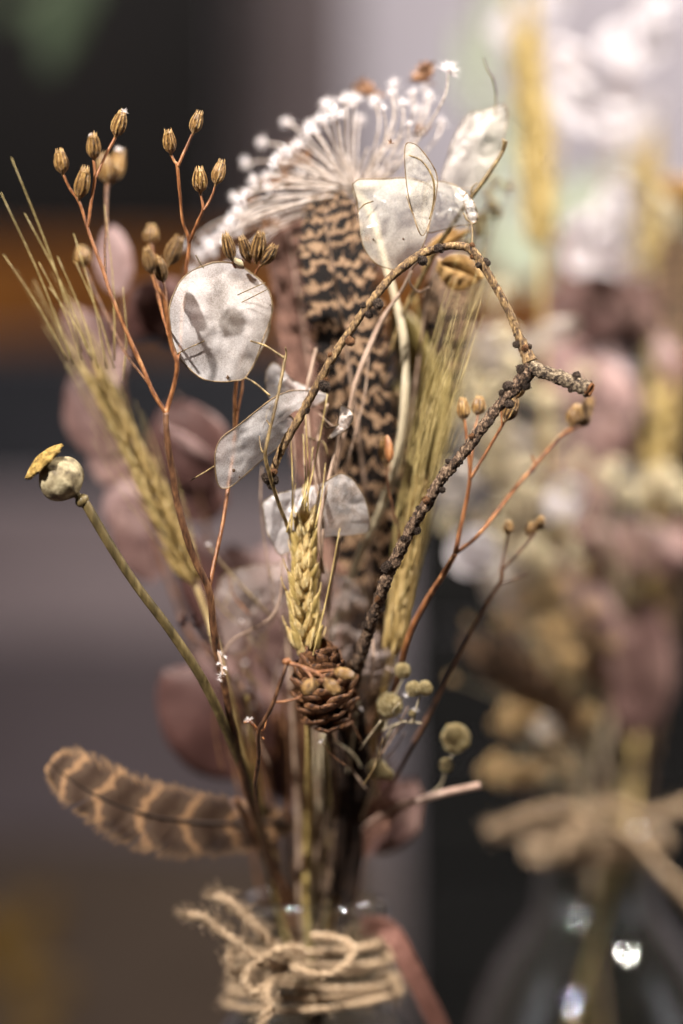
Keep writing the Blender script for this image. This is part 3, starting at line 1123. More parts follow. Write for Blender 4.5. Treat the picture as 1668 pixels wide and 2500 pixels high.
pp.part('pod', m, M['poppy'])
m = Mesh()      # crown: ten scalloped lobes with radial ridges, thick in the middle
seg, nr = 80, 8
vs = []
for s in (1, -1):
    for i in range(nr + 1):
        t = i / nr
        for j in range(seg):
            a = 2 * PI * j / seg
            lob = 1 - .20 * abs(math.sin(5 * a)) ** 2 + .05 * mn.noise(Vector((math.cos(a) * 5, math.sin(a) * 5, 2)))
            rr = 1.08 * R * t * lob
            z = (.16 * (1 - t) + .05 * abs(math.cos(5 * a)) * (t > .1) * (s > 0) + (.05 if s > 0 else -.04)) * R - .16 * R * (t ** 2) + .03 * R * mn.noise(Vector((math.cos(a) * t * 4, math.sin(a) * t * 4, s)))
            vs.append((rr * math.cos(a), rr * math.sin(a), z + 1.13 * R))
n1 = (nr + 1) * seg
fs = []
for s in range(2):
    for i in range(nr):
        for j in range(seg):
            f = (i * seg + j, i * seg + (j + 1) % seg, (i + 1) * seg + (j + 1) % seg, (i + 1) * seg + j)
            fs.append(tuple(x + s * n1 for x in (f if s == 0 else f[::-1])))
for j in range(seg):
    fs.append((nr * seg + j, nr * seg + (j + 1) % seg, n1 + nr * seg + (j + 1) % seg, n1 + nr * seg + j))
m.add([pc + q @ Vector(v) for v in vs], fs)
pp.part('crown', m, M['crown'])
m = Mesh()      # the ruff of dry anther stubs under the crown
for k in range(34):
    a = 2 * PI * k / 34 + random.uniform(-.1, .1)
    b = Vector((.36 * R * math.cos(a), .36 * R * math.sin(a), .86 * R))
    t = Vector((R * random.uniform(.48, .72) * math.cos(a), R * random.uniform(.48, .72) * math.sin(a), R * random.uniform(.86, 1.06)))
    m.join(tube(np.array([pc + q @ b, pc + q @ ((b + t) / 2), pc + q @ t]), [.055 * R, .04 * R, .03 * R], 4))
pp.part('ruff', m, M['curl'])
m = Mesh()
nk = P(200, 1222, -.004)
c = [nk + axd * (z * K()) for z in (-12, -7, 0, 7, 12)]
pp.part('collar', tube(np.array([list(v) for v in c]), np.array([12, 16, 18, 15, 11]) * K(), 14, rough=.2, fq=700), M['olive'])

# ================================================================== LEFT CAPSULE SPRIG
cs = Thing('capsule_sprig', 'tall rust stemmed sprig of ribbed brown seed capsules at upper left', 'dried sprig', P(765, 3200, .055))
main = into_bottle([(405, 1008, -.006, 7), (408, 1060, -.006, 7.5), (418, 1150, -.004, 8), (440, 1260, -.002, 8.5), (478, 1370, 0, 9), (512, 1450, .002, 9), (525, 1560, .005, 9), (552, 1700, .01, 9), (590, 1880, .02, 9), (640, 2050, .038, 9)], 690, -.006, 8)
cs.part('stem', stem(main, 9, 100, rough=.06, fq=500, wob=3), M['rust_dark'])
br = [
    ([(155, 428, -.004, 4), (170, 460, -.004, 4.2), (192, 492, -.004, 4.5), (213, 550, -.004, 5), (257, 680, -.005, 5.5), (300, 790, -.006, 5.5), (340, 880, -.006, 6), (372, 955, -.006, 6), (405, 1008, -.006, 7)], 'rust'),
    ([(192, 488, -.004, 4), (192, 492, -.004, 4)], 'rust'),
    ([(230, 390, -.004, 4), (232, 437, -.004, 4.5), (222, 500, -.004, 4.5), (215, 556, -.004, 5)], 'rust'),
    ([(281, 335, -.002, 5), (262, 372, -.003, 4.5), (233, 437, -.004, 4)], 'rust'),
    ([(262, 450, .022, 6), (260, 520, .018, 5), (257, 600, .008, 4), (257, 678, -.005, 4)], 'rust_dark'),
    ([(370, 668, -.012, 4), (382, 700, -.012, 4.5), (400, 728, -.011, 5), (408, 765, -.010, 5.5), (418, 840, -.008, 6), (432, 885, -.008, 6), (427, 930, -.007, 6), (412, 985, -.006, 6.5), (405, 1010, -.006, 7)], 'rust'),
    ([(400, 690, -.008, 4.5), (405, 730, -.009, 5), (408, 765, -.010, 5)], 'rust'),
    ([(418, 378, .002, 3.6), (426, 395, .002, 4), (433, 408, .002, 4.5), (438, 470, .003, 4.5), (447, 540, .004, 4.5), (461, 588, .005, 5), (455, 655, .006, 5.5), (446, 760, .008, 5), (440, 840, .006, 5), (430, 895, -.006, 5)], 'rust'),
    ([(470, 328, .002, 3.6), (455, 362, .002, 4), (434, 408, .002, 4.5)], 'rust'),
    ([(490, 474, .002, 3.6), (495, 510, .002, 4), (482, 545, .003, 4.5), (462, 590, .005, 5)], 'rust'),
    ([(525, 453, .002, 3), (513, 485, .002, 3.4), (497, 513, .002, 3.6)], 'rust'),
    ([(568, 640, .004, 3.5), (580, 665, .006, 3.5), (600, 690, .008, 4)], 'rust'),
    ([(610, 640, .006, 3), (622, 672, .008, 3.5)], 'rust_dark'),
    ([(625, 640, .006, 3), (622, 674, .008, 3.5)], 'rust_dark'),
    ([(636, 645, .006, 3), (622, 676, .008, 4), (612, 760, .010, 4.5), (600, 830, .010, 5), (577, 930, .010, 5.5), (573, 1060, .010, 5.5), (560, 1180, .008, 5.5), (545, 1270, .006, 5.5), (525, 1370, .004, 6), (510, 1440, .002, 6)], 'rust'),
    ([(640, 640, .007, 3), (650, 660, .008, 3)], 'rust_dark'),
    ([(592, 925, .012, 4), (590, 960, .011, 4), (582, 1000, .010, 4), (575, 1050, .010, 4)], 'rust'),
    ([(368, 588, .026, 4), (380, 680, .022, 4), (395, 760, .01, 4), (412, 820, -.006, 4)], 'rust'),
    ([(205, 650, .026, 4), (240, 730, .022, 4), (300, 850, .012, 4), (360, 935, -.004, 4)], 'rust_dark'),
]
for rws, mt in br:
    if len(rws) > 2:
        cs.part('branch', stem([(a[0], a[1], a[2], a[3] * .86) for a in rws], 8, n=len(rws) * 9, wob=2.5, rough=.14, fq=500), M[mt])
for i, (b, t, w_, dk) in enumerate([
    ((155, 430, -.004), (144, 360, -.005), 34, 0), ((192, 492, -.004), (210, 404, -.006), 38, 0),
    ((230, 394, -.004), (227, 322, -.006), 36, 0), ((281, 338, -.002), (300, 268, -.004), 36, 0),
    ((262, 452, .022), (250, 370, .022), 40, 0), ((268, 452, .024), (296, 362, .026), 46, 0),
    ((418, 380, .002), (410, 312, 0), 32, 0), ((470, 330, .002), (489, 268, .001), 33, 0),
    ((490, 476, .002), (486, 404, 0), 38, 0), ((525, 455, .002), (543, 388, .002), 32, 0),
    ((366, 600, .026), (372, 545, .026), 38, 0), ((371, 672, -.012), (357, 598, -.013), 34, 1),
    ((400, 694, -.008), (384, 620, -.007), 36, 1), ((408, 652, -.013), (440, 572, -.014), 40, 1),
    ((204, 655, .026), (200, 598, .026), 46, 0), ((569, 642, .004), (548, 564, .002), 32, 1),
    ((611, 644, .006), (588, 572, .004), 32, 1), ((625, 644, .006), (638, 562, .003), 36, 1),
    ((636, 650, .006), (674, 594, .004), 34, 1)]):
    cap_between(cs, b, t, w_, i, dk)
cs.inst('tuft', FLORETS[1], P(302, 274, -.004), rot_to((.3, 0, 1)), 12 * K())
cs.inst('tuft', FLORETS[2], P(289, 368, .024), rot_to((-.1, -.3, 1)), 15 * K())
cs.inst('tuft', FLORETS[0], P(222, 330, -.006), rot_to((-.6, 0, 1)), 9 * K())
cs.part('bud', stem([(574, 632, .002, 4), (580, 638, .001, 7), (588, 645, .001, 7), (594, 650, .001, 3)], 9, 14, rough=.3, fq=900), M['poppy'])

# ================================================================== HONESTY SPRIGS
D1 = [(420, 727), (438, 690), (464, 664), (500, 648), (531, 640), (580, 646), (625, 675), (650, 700), (661, 722), (665, 758), (655, 795), (643, 825), (632, 858), (620, 887), (598, 923), (570, 930), (536, 932), (491, 923), (446, 883), (424, 843), (415, 794), (413, 755)]
D2 = [(770, 955), (718, 953), (680, 965), (641, 991), (584, 1037), (542, 1068), (527, 1099), (525, 1133), (530, 1175), (542, 1192), (565, 1187), (603, 1156), (641, 1122), (680, 1091), (705, 1065), (722, 1050), (714, 1020), (700, 1008), (730, 985), (762, 972)]
hs = Thing('honesty_sprig', 'branching honesty sprig with the large sharp silvery disc left of centre', 'dried sprig', P(765, 3200, .055))
add_disc(hs, D1, .004, 'paper', seeds=[(556, 921, 4), (660, 745, 2)], bulge=.0022, tilt=(.002, -.001), seed=2, wav=.0007, rimr=2.0,
         curl=lambda u, v: .006 * max(0, u * .8 + v * .45 - .55))
add_disc(hs, D2, .003, 'paper', seeds=[(571, 1148, 4), (585, 1165, 2)], bulge=.001, tilt=(.006, .002), seed=5, wav=.0007, rimr=1.6)
add_disc(hs, [(520, 700), (560, 672), (640, 715), (660, 790), (636, 860), (598, 918), (545, 905), (520, 820)], .0075, 'paper_soft', seed=8, wav=.001)
D9 = [(833, 988), (855, 1000), (862, 1020), (850, 1045), (825, 1062), (803, 1070), (822, 1040), (830, 1010)]
add_disc(hs, D9, .006, 'paper', seed=11, wav=.001, tilt=(-.003, 0))
D10 = [(650, 905), (668, 885), (690, 900), (712, 925), (745, 942), (772, 952), (800, 965), (780, 985), (740, 1000), (700, 1000), (668, 985), (650, 950)]
add_disc(hs, D10, .015, 'paper', seed=12, wav=.0012)
hst = [
    [(613, 834, .003, 2.2), (650, 845, .001, 2.5), (678, 862, -.001, 2.8), (696, 874, -.002, 4)],
    [(697, 848, -.003, 1.6), (700, 862, -.002, 2.5), (695, 885, -.002, 4), (682, 950, -.003, 4), (668, 1010, -.004, 4), (655, 1070, -.004, 4.5), (648, 1110, -.004, 4.5), (655, 1150, -.002, 5), (680, 1230, .004, 5), (712, 1320, .010, 5), (735, 1450, .02, 5), (752, 1700, .035, 5), (770, 1980, .05, 5)],
    [(600, 922, .004, 2.5), (625, 936, .003, 2.5), (660, 966, .002, 2.5)],
    [(634, 1065, -.002, 1.4), (637, 1090, -.003, 2), (643, 1106, -.004, 2.5)],
    [(466, 1173, .002, 1.6), (495, 1156, .001, 1.8), (523, 1138, .002, 2)],
    [(664, 1045, -.003, 1.6), (650, 1020, .003, 1.6), (660, 990, .003, 1.6)],
    [(800, 1112, .012, 2), (790, 1080, .012, 2), (760, 1070, .012, 2), (735, 1062, .012, 2.2)],
    [(845, 1000, .006, 2), (836, 1030, .006, 2), (800, 1045, .006, 2), (790, 1020, .006, 1.6)],
]
for i, r in enumerate(hst):
    if i == 1:
        r = into_bottle(r, 780, -.004, 4)
    hs.part('stem' if i == 1 else 'twiglet', stem(r, 7, n=90 if i == 1 else 14, rough=.12, fq=900, wob=2), M['thin'])
# folds and style tips on the large disc
for r in ([(424, 868, .001, 1.6), (460, 850, .0, 1.6), (500, 832, .0, 1.4)], [(580, 720, .002, 1.4), (615, 704, .001, 1.5), (648, 690, .002, 1.2)],
          [(590, 738, .002, 1.2), (622, 722, .001, 1.4), (655, 705, .002, 1.2)], [(478, 622, .004, 1.8), (488, 640, .004, 2), (498, 655, .004, 1.5)]):
    hs.part('style', stem(r, 6, 10), M['thin'])

D3 = [(861, 449), (872, 440), (883, 437), (931, 437), (988, 434), (1020, 440), (1052, 455), (1060, 483), (1052, 530), (1041, 578), (1017, 631), (993, 650), (959, 657), (916, 641), (888, 602), (878, 555), (873, 497)]
D3a = [(988, 380), (990, 355), (1000, 348), (1022, 358), (1055, 401), (1068, 435), (1064, 483), (1050, 540), (1030, 575), (1008, 520), (996, 470), (990, 420)]
D4 = [(1045, 442), (1069, 441), (1112, 452), (1135, 468), (1152, 490), (1163, 526), (1160, 542), (1148, 548), (1122, 550), (1098, 556), (1074, 562), (1045, 566), (1030, 540), (1036, 480)]
D5 = [(1122, 310), (1146, 277), (1180, 272), (1205, 262), (1232, 256), (1240, 285), (1232, 330), (1222, 370), (1208, 411), (1180, 450), (1150, 463), (1100, 455), (1079, 435), (1085, 410), (1093, 387), (1105, 345)]
ht = Thing('honesty_sprig', 'glassy honesty discs with dark rims above the bent twig in front of the white umbel', 'dried sprig', P(765, 3200, .055))
add_disc(ht, D3, .006, 'paper_gloss', seeds=[(912, 585, 2.5), (985, 583, 2.5)], bulge=.0022, seed=21, wav=.0009, rimr=1.5)
add_disc(ht, D3a, .001, 'paper_gloss', bulge=.001, seed=23, wav=.0006, tilt=(.003, .0), rimr=1.5)
add_disc(ht, D4, .010, 'paper_gloss', bulge=.0022, seed=26, wav=.0007, rimr=1.3)
add_disc(ht, [(1138, 470), (1156, 492), (1166, 526), (1158, 545), (1146, 536), (1136, 505), (1132, 485)], .007, 'paper', bulge=.001, seed=27, wav=.0006)
add_disc(ht, D5, .026, 'paper_soft', bulge=.002, seed=29, wav=.0009)
for i, r in enumerate([
    [(996, 378, .000, 2), (1030, 392, -.001, 2.4), (1055, 430, -.001, 2.6), (1060, 470, 0, 2.6), (1055, 510, .001, 2), (1048, 535, .001, 1.5)],
    [(876, 510, .003, 1.6), (890, 497, .003, 1.8), (912, 490, .003, 1.4)],
    [(1132, 520, .006, 1.5), (1140, 536, .006, 2.2), (1152, 548, .006, 2), (1153, 580, .005, 1.8), (1150, 602, .003, 1.8)],
    [(993, 480, .003, 1.2), (1008, 520, .002, 1.8), (1030, 560, .002, 1.5)],
    [(1180, 140, .02, 1.5), (1190, 170, .02, 2), (1205, 195, .02, 2.5), (1212, 240, .024, 2), (1208, 300, .026, 2)],
    into_bottle([(1012, 640, .008, 3), (985, 700, .012, 4), (940, 770, .013, 5), (900, 860, .013, 5), (868, 940, .013, 5.5), (845, 1040, .014, 6), (822, 1130, .016, 6), (795, 1230, .018, 6.5), (775, 1330, .02, 6), (772, 1500, .028, 6), (778, 1800, .04, 6)], 795, .004, 5),
    [(972, 720, .012, 3), (930, 780, .014, 3.5), (890, 870, .014, 4), (862, 945, .014, 4)],
    [(1038, 600, .004, 2), (1036, 625, .007, 2.5), (1012, 645, .008, 3)],
    [(1048, 700, .012, 2), (1020, 712, .012, 2.5), (1000, 690, .010, 2.5), (1005, 660, .009, 2.5)],
]):
    ht.part('stem' if i == 5 else 'twiglet', stem(r, 7, n=90 if i == 5 else 16, rough=.08, wob=2), M['mauve_stalk' if i in (5, 6, 7, 8) else 'thin'])

hm = Thing('honesty_sprig', 'soft honesty discs crowded behind the yellow wheat ear', 'dried sprig', P(765, 3200, .055))
D6a = [(791, 1179), (812, 1165), (833, 1156), (855, 1165), (871, 1183), (888, 1210), (898, 1240), (904, 1275), (898, 1298), (871, 1305), (814, 1309), (775, 1313), (768, 1280), (775, 1240), (780, 1205)]
D6b = [(641, 1229), (664, 1210), (700, 1200), (756, 1187), (800, 1182), (812, 1215), (790, 1250), (765, 1290), (740, 1330), (700, 1351), (680, 1351), (660, 1315), (648, 1280)]
D7 = [(775, 1393), (815, 1400), (852, 1412), (890, 1451), (905, 1508), (900, 1560), (870, 1610), (830, 1618), (800, 1600), (787, 1560), (780, 1500), (772, 1440)]
D8 = [(905, 1527), (925, 1540), (944, 1566), (960, 1610), (963, 1642), (945, 1668), (928, 1680), (895, 1690), (871, 1692), (862, 1660), (870, 1610), (885, 1560)]
D11 = [(540, 1410), (600, 1385), (670, 1380), (690, 1420), (680, 1480), (650, 1540), (600, 1590), (560, 1600), (530, 1560), (520, 1480)]
add_disc(hm, D6a, .010, 'paper', bulge=.002, seed=31, wav=.0005, tilt=(0, .003))
add_disc(hm, D6b, .014, 'paper', bulge=.002, seed=32, wav=.0008)
add_disc(hm, D7, .030, 'paper_faint', bulge=.002, seed=33, wav=.0015)
add_disc(hm, D8, .022, 'paper_faint', bulge=.002, seed=34, wav=.0012)
add_disc(hm, D11, .034, 'paper_faint', bulge=.002, seed=35, wav=.0015)
add_disc(hm, [(660, 1385), (700, 1370), (790, 1380), (800, 1440), (780, 1530), (740, 1560), (700, 1540), (670, 1470)], .030, 'paper_faint', bulge=.002, seed=36, wav=.0015)
for i, r in enumerate([
    into_bottle([(830, 1310, .012, 3), (822, 1360, .016, 4), (806, 1440, .02, 5), (800, 1560, .026, 5), (805, 1750, .036, 5), (806, 1950, .046, 5)], 820, .006, 5),
    [(700, 1352, .014, 2.5), (718, 1420, .02, 3), (760, 1520, .03, 3), (800, 1640, .034, 4)],
    [(690, 1340, .016, 2), (686, 1440, .016, 2.5), (668, 1500, .016, 2.5), (630, 1530, .018, 2.5), (570, 1560, .02, 2.5), (535, 1610, .02, 3)],
    [(905, 1500, .02, 2), (912, 1600, .018, 2.5), (905, 1680, .02, 2)],
]):
    hm.part('stem' if i == 0 else 'twiglet', stem(r, 7, n=70 if i == 0 else 16, wob=2), M['mauve_stalk'])

# ================================================================== BENT LARCH TWIG
lt = Thing('larch_twig', 'bent knobbly brown twig arching over the bouquet and hooking back at right', 'twig', P(765, 3200, .055))
upper = [(652, 1180, .002, 9), (665, 1150, .001, 9), (690, 1090, 0, 10), (725, 1030, 0, 10), (755, 975, 0, 10), (800, 895, -.001, 10), (850, 815, -.001, 10), (900, 745, -.001, 10), (960, 675, 0, 10.5), (1020, 625, 0, 11), (1065, 608, .001, 10), (1110, 600, .001, 9.5), (1145, 606, .001, 11), (1170, 632, .001, 11), (1205, 690, .001, 10), (1240, 755, .001, 10.5), (1262, 810, .001, 11), (1280, 850, .001, 14), (1296, 885, 0, 19)]
lower = into_bottle([(1300, 895, 0, 18), (1285, 915, 0, 18), (1258, 945, 0, 16), (1225, 985, -.001, 14), (1180, 1040, -.001, 14), (1140, 1095, -.001, 14), (1090, 1155, -.001, 13.5), (1045, 1222, 0, 14), (1005, 1285, .001, 14), (965, 1365, .003, 14), (935, 1440, .005, 14), (910, 1510, .009, 15), (888, 1580, .013, 15), (866, 1660, .02, 15), (850, 1800, .032, 15), (835, 2000, .046, 14)], 830, .002, 13, .6)
stub = [(1296, 888, 0, 16), (1318, 905, -.001, 17), (1350, 917, -.002, 17), (1385, 930, -.003, 17), (1415, 943, -.004, 18), (1440, 952, -.005, 20)]
lt.part('upper_branch', stem(upper, 18, 420, rough=.22, fq=520, ridge=0, wob=2.5), M['bark_tan'])
lt.part('lower_branch', stem(lower, 18, 460, rough=.42, fq=520, ridge=.05, wob=4), M['bark'])
st = lt.part('stub', stem(stub, 20, 90, rough=.32, fq=550, ridge=.02, wob=3), M['lichen'])
ec = P(1441, 952, -.005)
m = Mesh()
dirs = (P(1441, 952, -.005) - P(1400, 937, -.0035)).normalized()
qd = rot_to(dirs)
for i in range(5):
    for j in range(16):
        a = 2 * PI * j / 16
        r = [.05, .35, .6, .9, 1.05][i] * 19 * K()
        z = [-.25, -.12, .1, .18, -.3][i] * 19 * K()
        m.v.append(tuple(ec + qd @ Vector((r * math.cos(a) * (1 + random.uniform(-.1, .1)), r * math.sin(a), z + random.uniform(-.05, .05) * 19 * K()))))
        m.uv.append((0, 0))
m.f = [(i * 16 + j, i * 16 + (j + 1) % 16, (i + 1) * 16 + (j + 1) % 16, (i + 1) * 16 + j) for i in range(4) for j in range(16)]
lt.part('cut_end', m, M['bud_orange'])
knobs = [  # px, py, depth, radius px, direction in the picture, orange?
    (1035, 640, -.001, 13, (.3, -1), 0), (1050, 655, -.002, 11, (.4, -1), 0), (1065, 606, -.001, 12, (.2, 1), 0), (1082, 612, -.003, 7, (.2, .3), 0),
    (900, 752, -.001, 10, (-1, .6), 0), (935, 748, -.002, 14, (1, -.3), 0), (912, 775, -.002, 11, (.8, -1), 0), (952, 762, -.002, 9, (.8, -.4), 0),
    (856, 833, -.003, 13, (-.8, .7), 1), (852, 828, -.001, 8, (-1, .3), 0), (815, 868, -.001, 8, (-1, .6), 1), (808, 895, -.001, 7, (-.8, .6), 0),
    (800, 948, -.003, 16, (1, -.2), 0), (822, 955, -.003, 12, (1, -.2), 0), (848, 960, -.003, 9, (1, 0), 1), (745, 1000, -.001, 8, (1, -.7), 0),
    (655, 1165, 0, 15, (-.6, .6), 0), (676, 1175, -.002, 13, (.4, -1), 0), (684, 1200, 0, 10, (.5, -1), 0), (668, 1150, -.002, 10, (-1, .4), 1),
    (1152, 600, 0, 8, (.2, 1), 1), (1185, 638, 0, 9, (1, .4), 0), (1192, 640, 0, 8, (1, .2), 0), (1168, 645, -.002, 8, (-1, -.5), 0), (1150, 628, -.001, 7, (-1, -.8), 1),
    (1262, 840, -.001, 10, (-1, .3), 0), (1284, 845, -.004, 10, (.1, .1), 1), (1300, 842, 0, 8, (1, .6), 0), (1266, 825, 0, 7, (-1, 1), 0), (1262, 892, -.001, 12, (-1, .4), 0), (1270, 905, -.003, 10, (-.6, -.4), 0),
    (1240, 940, -.003, 13, (-1, .5), 0), (1286, 942, -.002, 12, (1, -.7), 0), (1243, 985, -.004, 13, (.6, -.6), 0), (1225, 955, -.003, 10, (-1, .2), 0),
    (1412, 915, -.003, 13, (.2, 1), 0), (1390, 960, -.004, 9, (-.2, -1), 0), (1370, 905, -.003, 6, (0, 1), 0),
    (1090, 1122, -.001, 9, (-1, .3), 0), (1152, 1062, -.005, 8, (0, 0), 1), (1083, 1198, -.001, 10, (1, -.6), 0), (1040, 1222, -.005, 10, (-.5, 0), 1), (1025, 1240, -.002, 8, (-1, 0), 0),
    (1030, 1305, -.001, 11, (1, -.5), 0), (945, 1385, -.001, 14, (-1, .2), 0), (932, 1390, -.003, 13, (-1, .1), 0), (915, 1475, .001, 10, (-.3, 0), 1), (880, 1532, .006, 12, (-1, 0), 0), (950, 1500, .006, 9, (1, -.2), 0), (895, 1610, .012, 9, (1, -.4), 0),
    (1120, 1125, -.005, 7, (.4, -.3), 0), (1200, 1030, -.004, 8, (-.7, .5), 0), (985, 1315, -.002, 8, (-1, .5), 0),
]
CLN = []
for rows_, n_ in ((upper, 300), (lower, 300), (stub, 60)):
    for a in crom(rows_, n_):
        CLN.append((P(a[0], a[1], a[2]), a[3] * K(a[2])))
for i, (a, b, y, r, d, og) in enumerate(knobs):
    k = r * K(y)
    tgt = P(a, b, y)
    c, cr_ = min(CLN, key=lambda q: (q[0] - tgt).length)
    dv = (tgt - c)
    dv.y = -.25 * dv.length - .0002 * (d == (0, 0))
    if d != (0, 0) and dv.length < cr_ * .6:
        dv = Vector((d[0], -.5, d[1]))
    dv.normalize()
    reach = max((tgt - c).length + k * .55, cr_ + k * .8)
    lib = BUDS_O if og else BUDS
    base = c + dv * cr_ * .35
    ln = min(max(reach - cr_ * .35, k), 2.1 * k) / 1.7
    w_ = k * random.uniform(.78, .98)
    lt.inst('bud', lib[i % len(lib)], base, rot_to(dv + Vector([random.uniform(-.15, .15) for _ in range(3)]), i), (w_, w_, ln))

sl = Thing('slender_twig', 'slender straight tan twig slanting up to the right behind the honesty discs', 'twig', P(765, 3200, .055))
sl.part('stem', stem(into_bottle([(1236, 342, .010, 4), (1225, 375, .010, 5), (1190, 430, .010, 5.5), (1152, 480, .011, 6), (1120, 525, .012, 6), (1060, 620, .016, 6), (990, 760, .022, 6), (930, 950, .028, 6), (870, 1300, .036, 6), (830, 1700, .046, 6)], 800, .010, 6), 8, 120, rough=.15, fq=600, wob=3), M['thin'])
for r in ([(1226, 372, .010, 2.5), (1230, 352, .009, 3), (1228, 338, .009, 2)], [(1150, 483, .011, 2), (1152, 460, .010, 2), (1166, 446, .010, 1.5)]):
    sl.part('twiglet', stem(r, 6, 8), M['thin'])

# ================================================================== WHITE UMBEL
um = Thing('umbel_head', 'large white umbel with fluffy tipped rays fanning left and upward', 'flower head', P(765, 3200, .055))
hub = (868, 468, .030)
um.part('stem', stem(into_bottle([(868, 468, .030, 9), (905, 520, .028, 9), (940, 640, .024, 9), (965, 730, .023, 9), (985, 820, .022, 10), (990, 920, .021, 10), (985, 1020, .021, 10), (970, 1120, .022, 10), (935, 1230, .025, 10), (890, 1330, .03, 10), (850, 1430, .034, 10), (800, 1600, .042, 10), (775, 1850, .05, 10)], 765, .008, 9), 10, 120, wob=2), M['pale_stalk'])
tips = [(1096, 165, .0, 1.1), (1050, 235, .02, .8), (1040, 215, .04, .6), (1010, 225, .02, .7), (985, 250, .01, .8), (960, 205, .03, .8), (955, 225, .01, .6), (915, 245, .02, .8), (935, 262, .0, .6),
        (870, 240, .03, .9), (845, 245, .02, 1.0), (820, 275, .0, 1.1), (800, 255, .03, 1.1), (785, 290, .02, 1.0), (760, 320, .01, .9), (755, 310, .035, 1.), (730, 350, .03, 1.0), (700, 370, .01, 1.0), (680, 385, .03, .9),
        (668, 400, .0, .8), (650, 430, .03, .8), (655, 455, .01, .8), (620, 440, .02, .8), (605, 470, .03, .9), (590, 490, .0, .9), (580, 515, .02, .9), (572, 480, .04, .7), (565, 540, .01, .9), (575, 560, .03, .8),
        (548, 560, .02, .9), (530, 580, .04, 1.), (520, 610, .03, 1.), (545, 590, .0, .8), (505, 590, .045, 1.), (490, 620, .04, .9), (585, 620, .02, .8), (560, 650, .03, .8), (620, 620, .035, .7), (470, 660, .05, .9), (455, 600, .055, .8),
        (1000, 300, .0, .5), (1080, 300, .035, .7), (700, 300, .045, .8), (640, 350, .05, .8), (1020, 265, .045, .7), (880, 290, .05, .7), (740, 420, .05, .7), (680, 470, .055, .7), (660, 540, .05, .7), (600, 400, .05, .8)]
HP = P(*hub)
for i, (a, b, y, s) in enumerate(tips):
    yy = .018 + y * .55
    tip = P(a, b, yy)
    v = tip - HP
    L = v.length
    side = -1 if a < 868 else 1
    c1 = HP + v * .35 + Vector((random.uniform(-.03, .03) * L + 0.07 * L * (1 if a > 900 else -.3), -.12 * L * (1 if y < .02 else -.3), -.02 * L + .10 * L * (-1 if a > 900 else .6)))
    c2 = HP + v * .75 + Vector((0.10 * L * (1 if a > 900 else -.2), -.08 * L, -.04 * L if a > 900 else .06 * L))
    cc = crom([list(HP), list(c1), list(c2), list(tip)], 14)
    r = um.part('ray', tube(cc, np.linspace(3.0, 2.0, 14) * K(yy) * random.uniform(.75, 1.15), 6), M['umbel'])
    d = Vector(cc[-1] - cc[-2])
    k = 27 * s * K(yy)
    for z in range(2):
        dj = d.normalized() + Vector((random.uniform(-.7, .7), random.uniform(-.5, .5), random.uniform(-.5, .5))) * (z > 0)
        um.inst('floret', FLORETS[(i + z) % 4], tip - d.normalized() * k * (.2 + .25 * z), rot_to(dj, i), k * (1.15 - .2 * z), r)
m = Mesh()     # short undeveloped rays packed round the hub
for i in range(26):
    an = random.uniform(.1, 3.5)
    v = Vector((math.cos(an), random.uniform(-.6, .9), math.sin(an))).normalized() * random.uniform(60, 200) * K(.02)
    w2 = Vector((0, 0, .1)) * v.length
    m.join(tube(crom([list(HP), list(HP + v * .5 + w2), list(HP + v)], 6), np.linspace(3.2, 2.0, 6) * K(.02), 4))
um.part('short_rays', m, M['umbel'], kind='stuff')
m = Mesh()
for t in [(690, 420, .04), (720, 380, .045), (660, 460, .045), (740, 400, .035), (610, 500, .04), (700, 450, .03), (900, 235, .04), (890, 220, .045), (1040, 175, .03), (1030, 200, .035), (1028, 330, .03), (660, 560, .035), (600, 560, .04), (955, 350, .006)]:
    sp = spray_mesh(int(t[0]), 26 if t[1] != 350 else 14, 1, .11)
    k = (40 if t[1] != 350 else 14) * K(t[2])
    c = P(*t)
    m.add([c + Vector(v) * k for v in sp.v], sp.f)
um.part('brown_tufts', m, M['tuft'], kind='stuff')

# ================================================================== TALL FEATHERS
f1 = Thing('pheasant_feather', 'tall feather with black and tan wavy bars behind the wheat ear', 'feather', P(765, 3200, .055))
feather(f1, [(862, 2120, .062, 7), (880, 1850, .055, 7), (902, 1550, .044, 6), (900, 1300, .034, 6), (875, 1050, .027, 5), (838, 800, .024, 4), (805, 600, .024, 3), (790, 470, .026, 1.5)],
        [60, 62, 72, 92, 104, 108, 106, 104, 96, 70, 14], [50, 60, 72, 88, 94, 94, 90, 86, 78, 52, 8], 'pheasant', 200, .95, 'bud', seed=1, bare=.08)
f2 = Thing('pheasant_feather', 'plain pinkish brown feather with loose barbs left of the barred one', 'feather', P(765, 3200, .055))
feather(f2, [(800, 2120, .068, 6), (810, 1800, .06, 6), (810, 1500, .052, 5), (795, 1250, .046, 4), (770, 1000, .042, 4), (742, 800, .040, 3.5), (715, 640, .040, 2.5), (700, 540, .042, 1.2)],
        [5, 30, 55, 70, 78, 74, 70, 66, 50, 6], [5, 30, 50, 65, 70, 70, 66, 60, 45, 6], 'plainf', 150, .7, 'quill', seed=3, bare=.1, split=.12)
f3 = Thing('pheasant_feather', 'short dark barred feather showing between the pale stalk and the right barley', 'feather', P(765, 3200, .055))
feather(f3, [(860, 2120, .075, 6), (900, 1800, .068, 6), (945, 1500, .06, 5), (1000, 1200, .052, 5), (1050, 950, .048, 4), (1080, 780, .046, 3), (1090, 660, .046, 1.5)],
        [5, 30, 55, 66, 70, 60, 6], [5, 40, 60, 66, 70, 58, 6], 'pheasant', 130, .85, 'bud', seed=6, bare=.15)

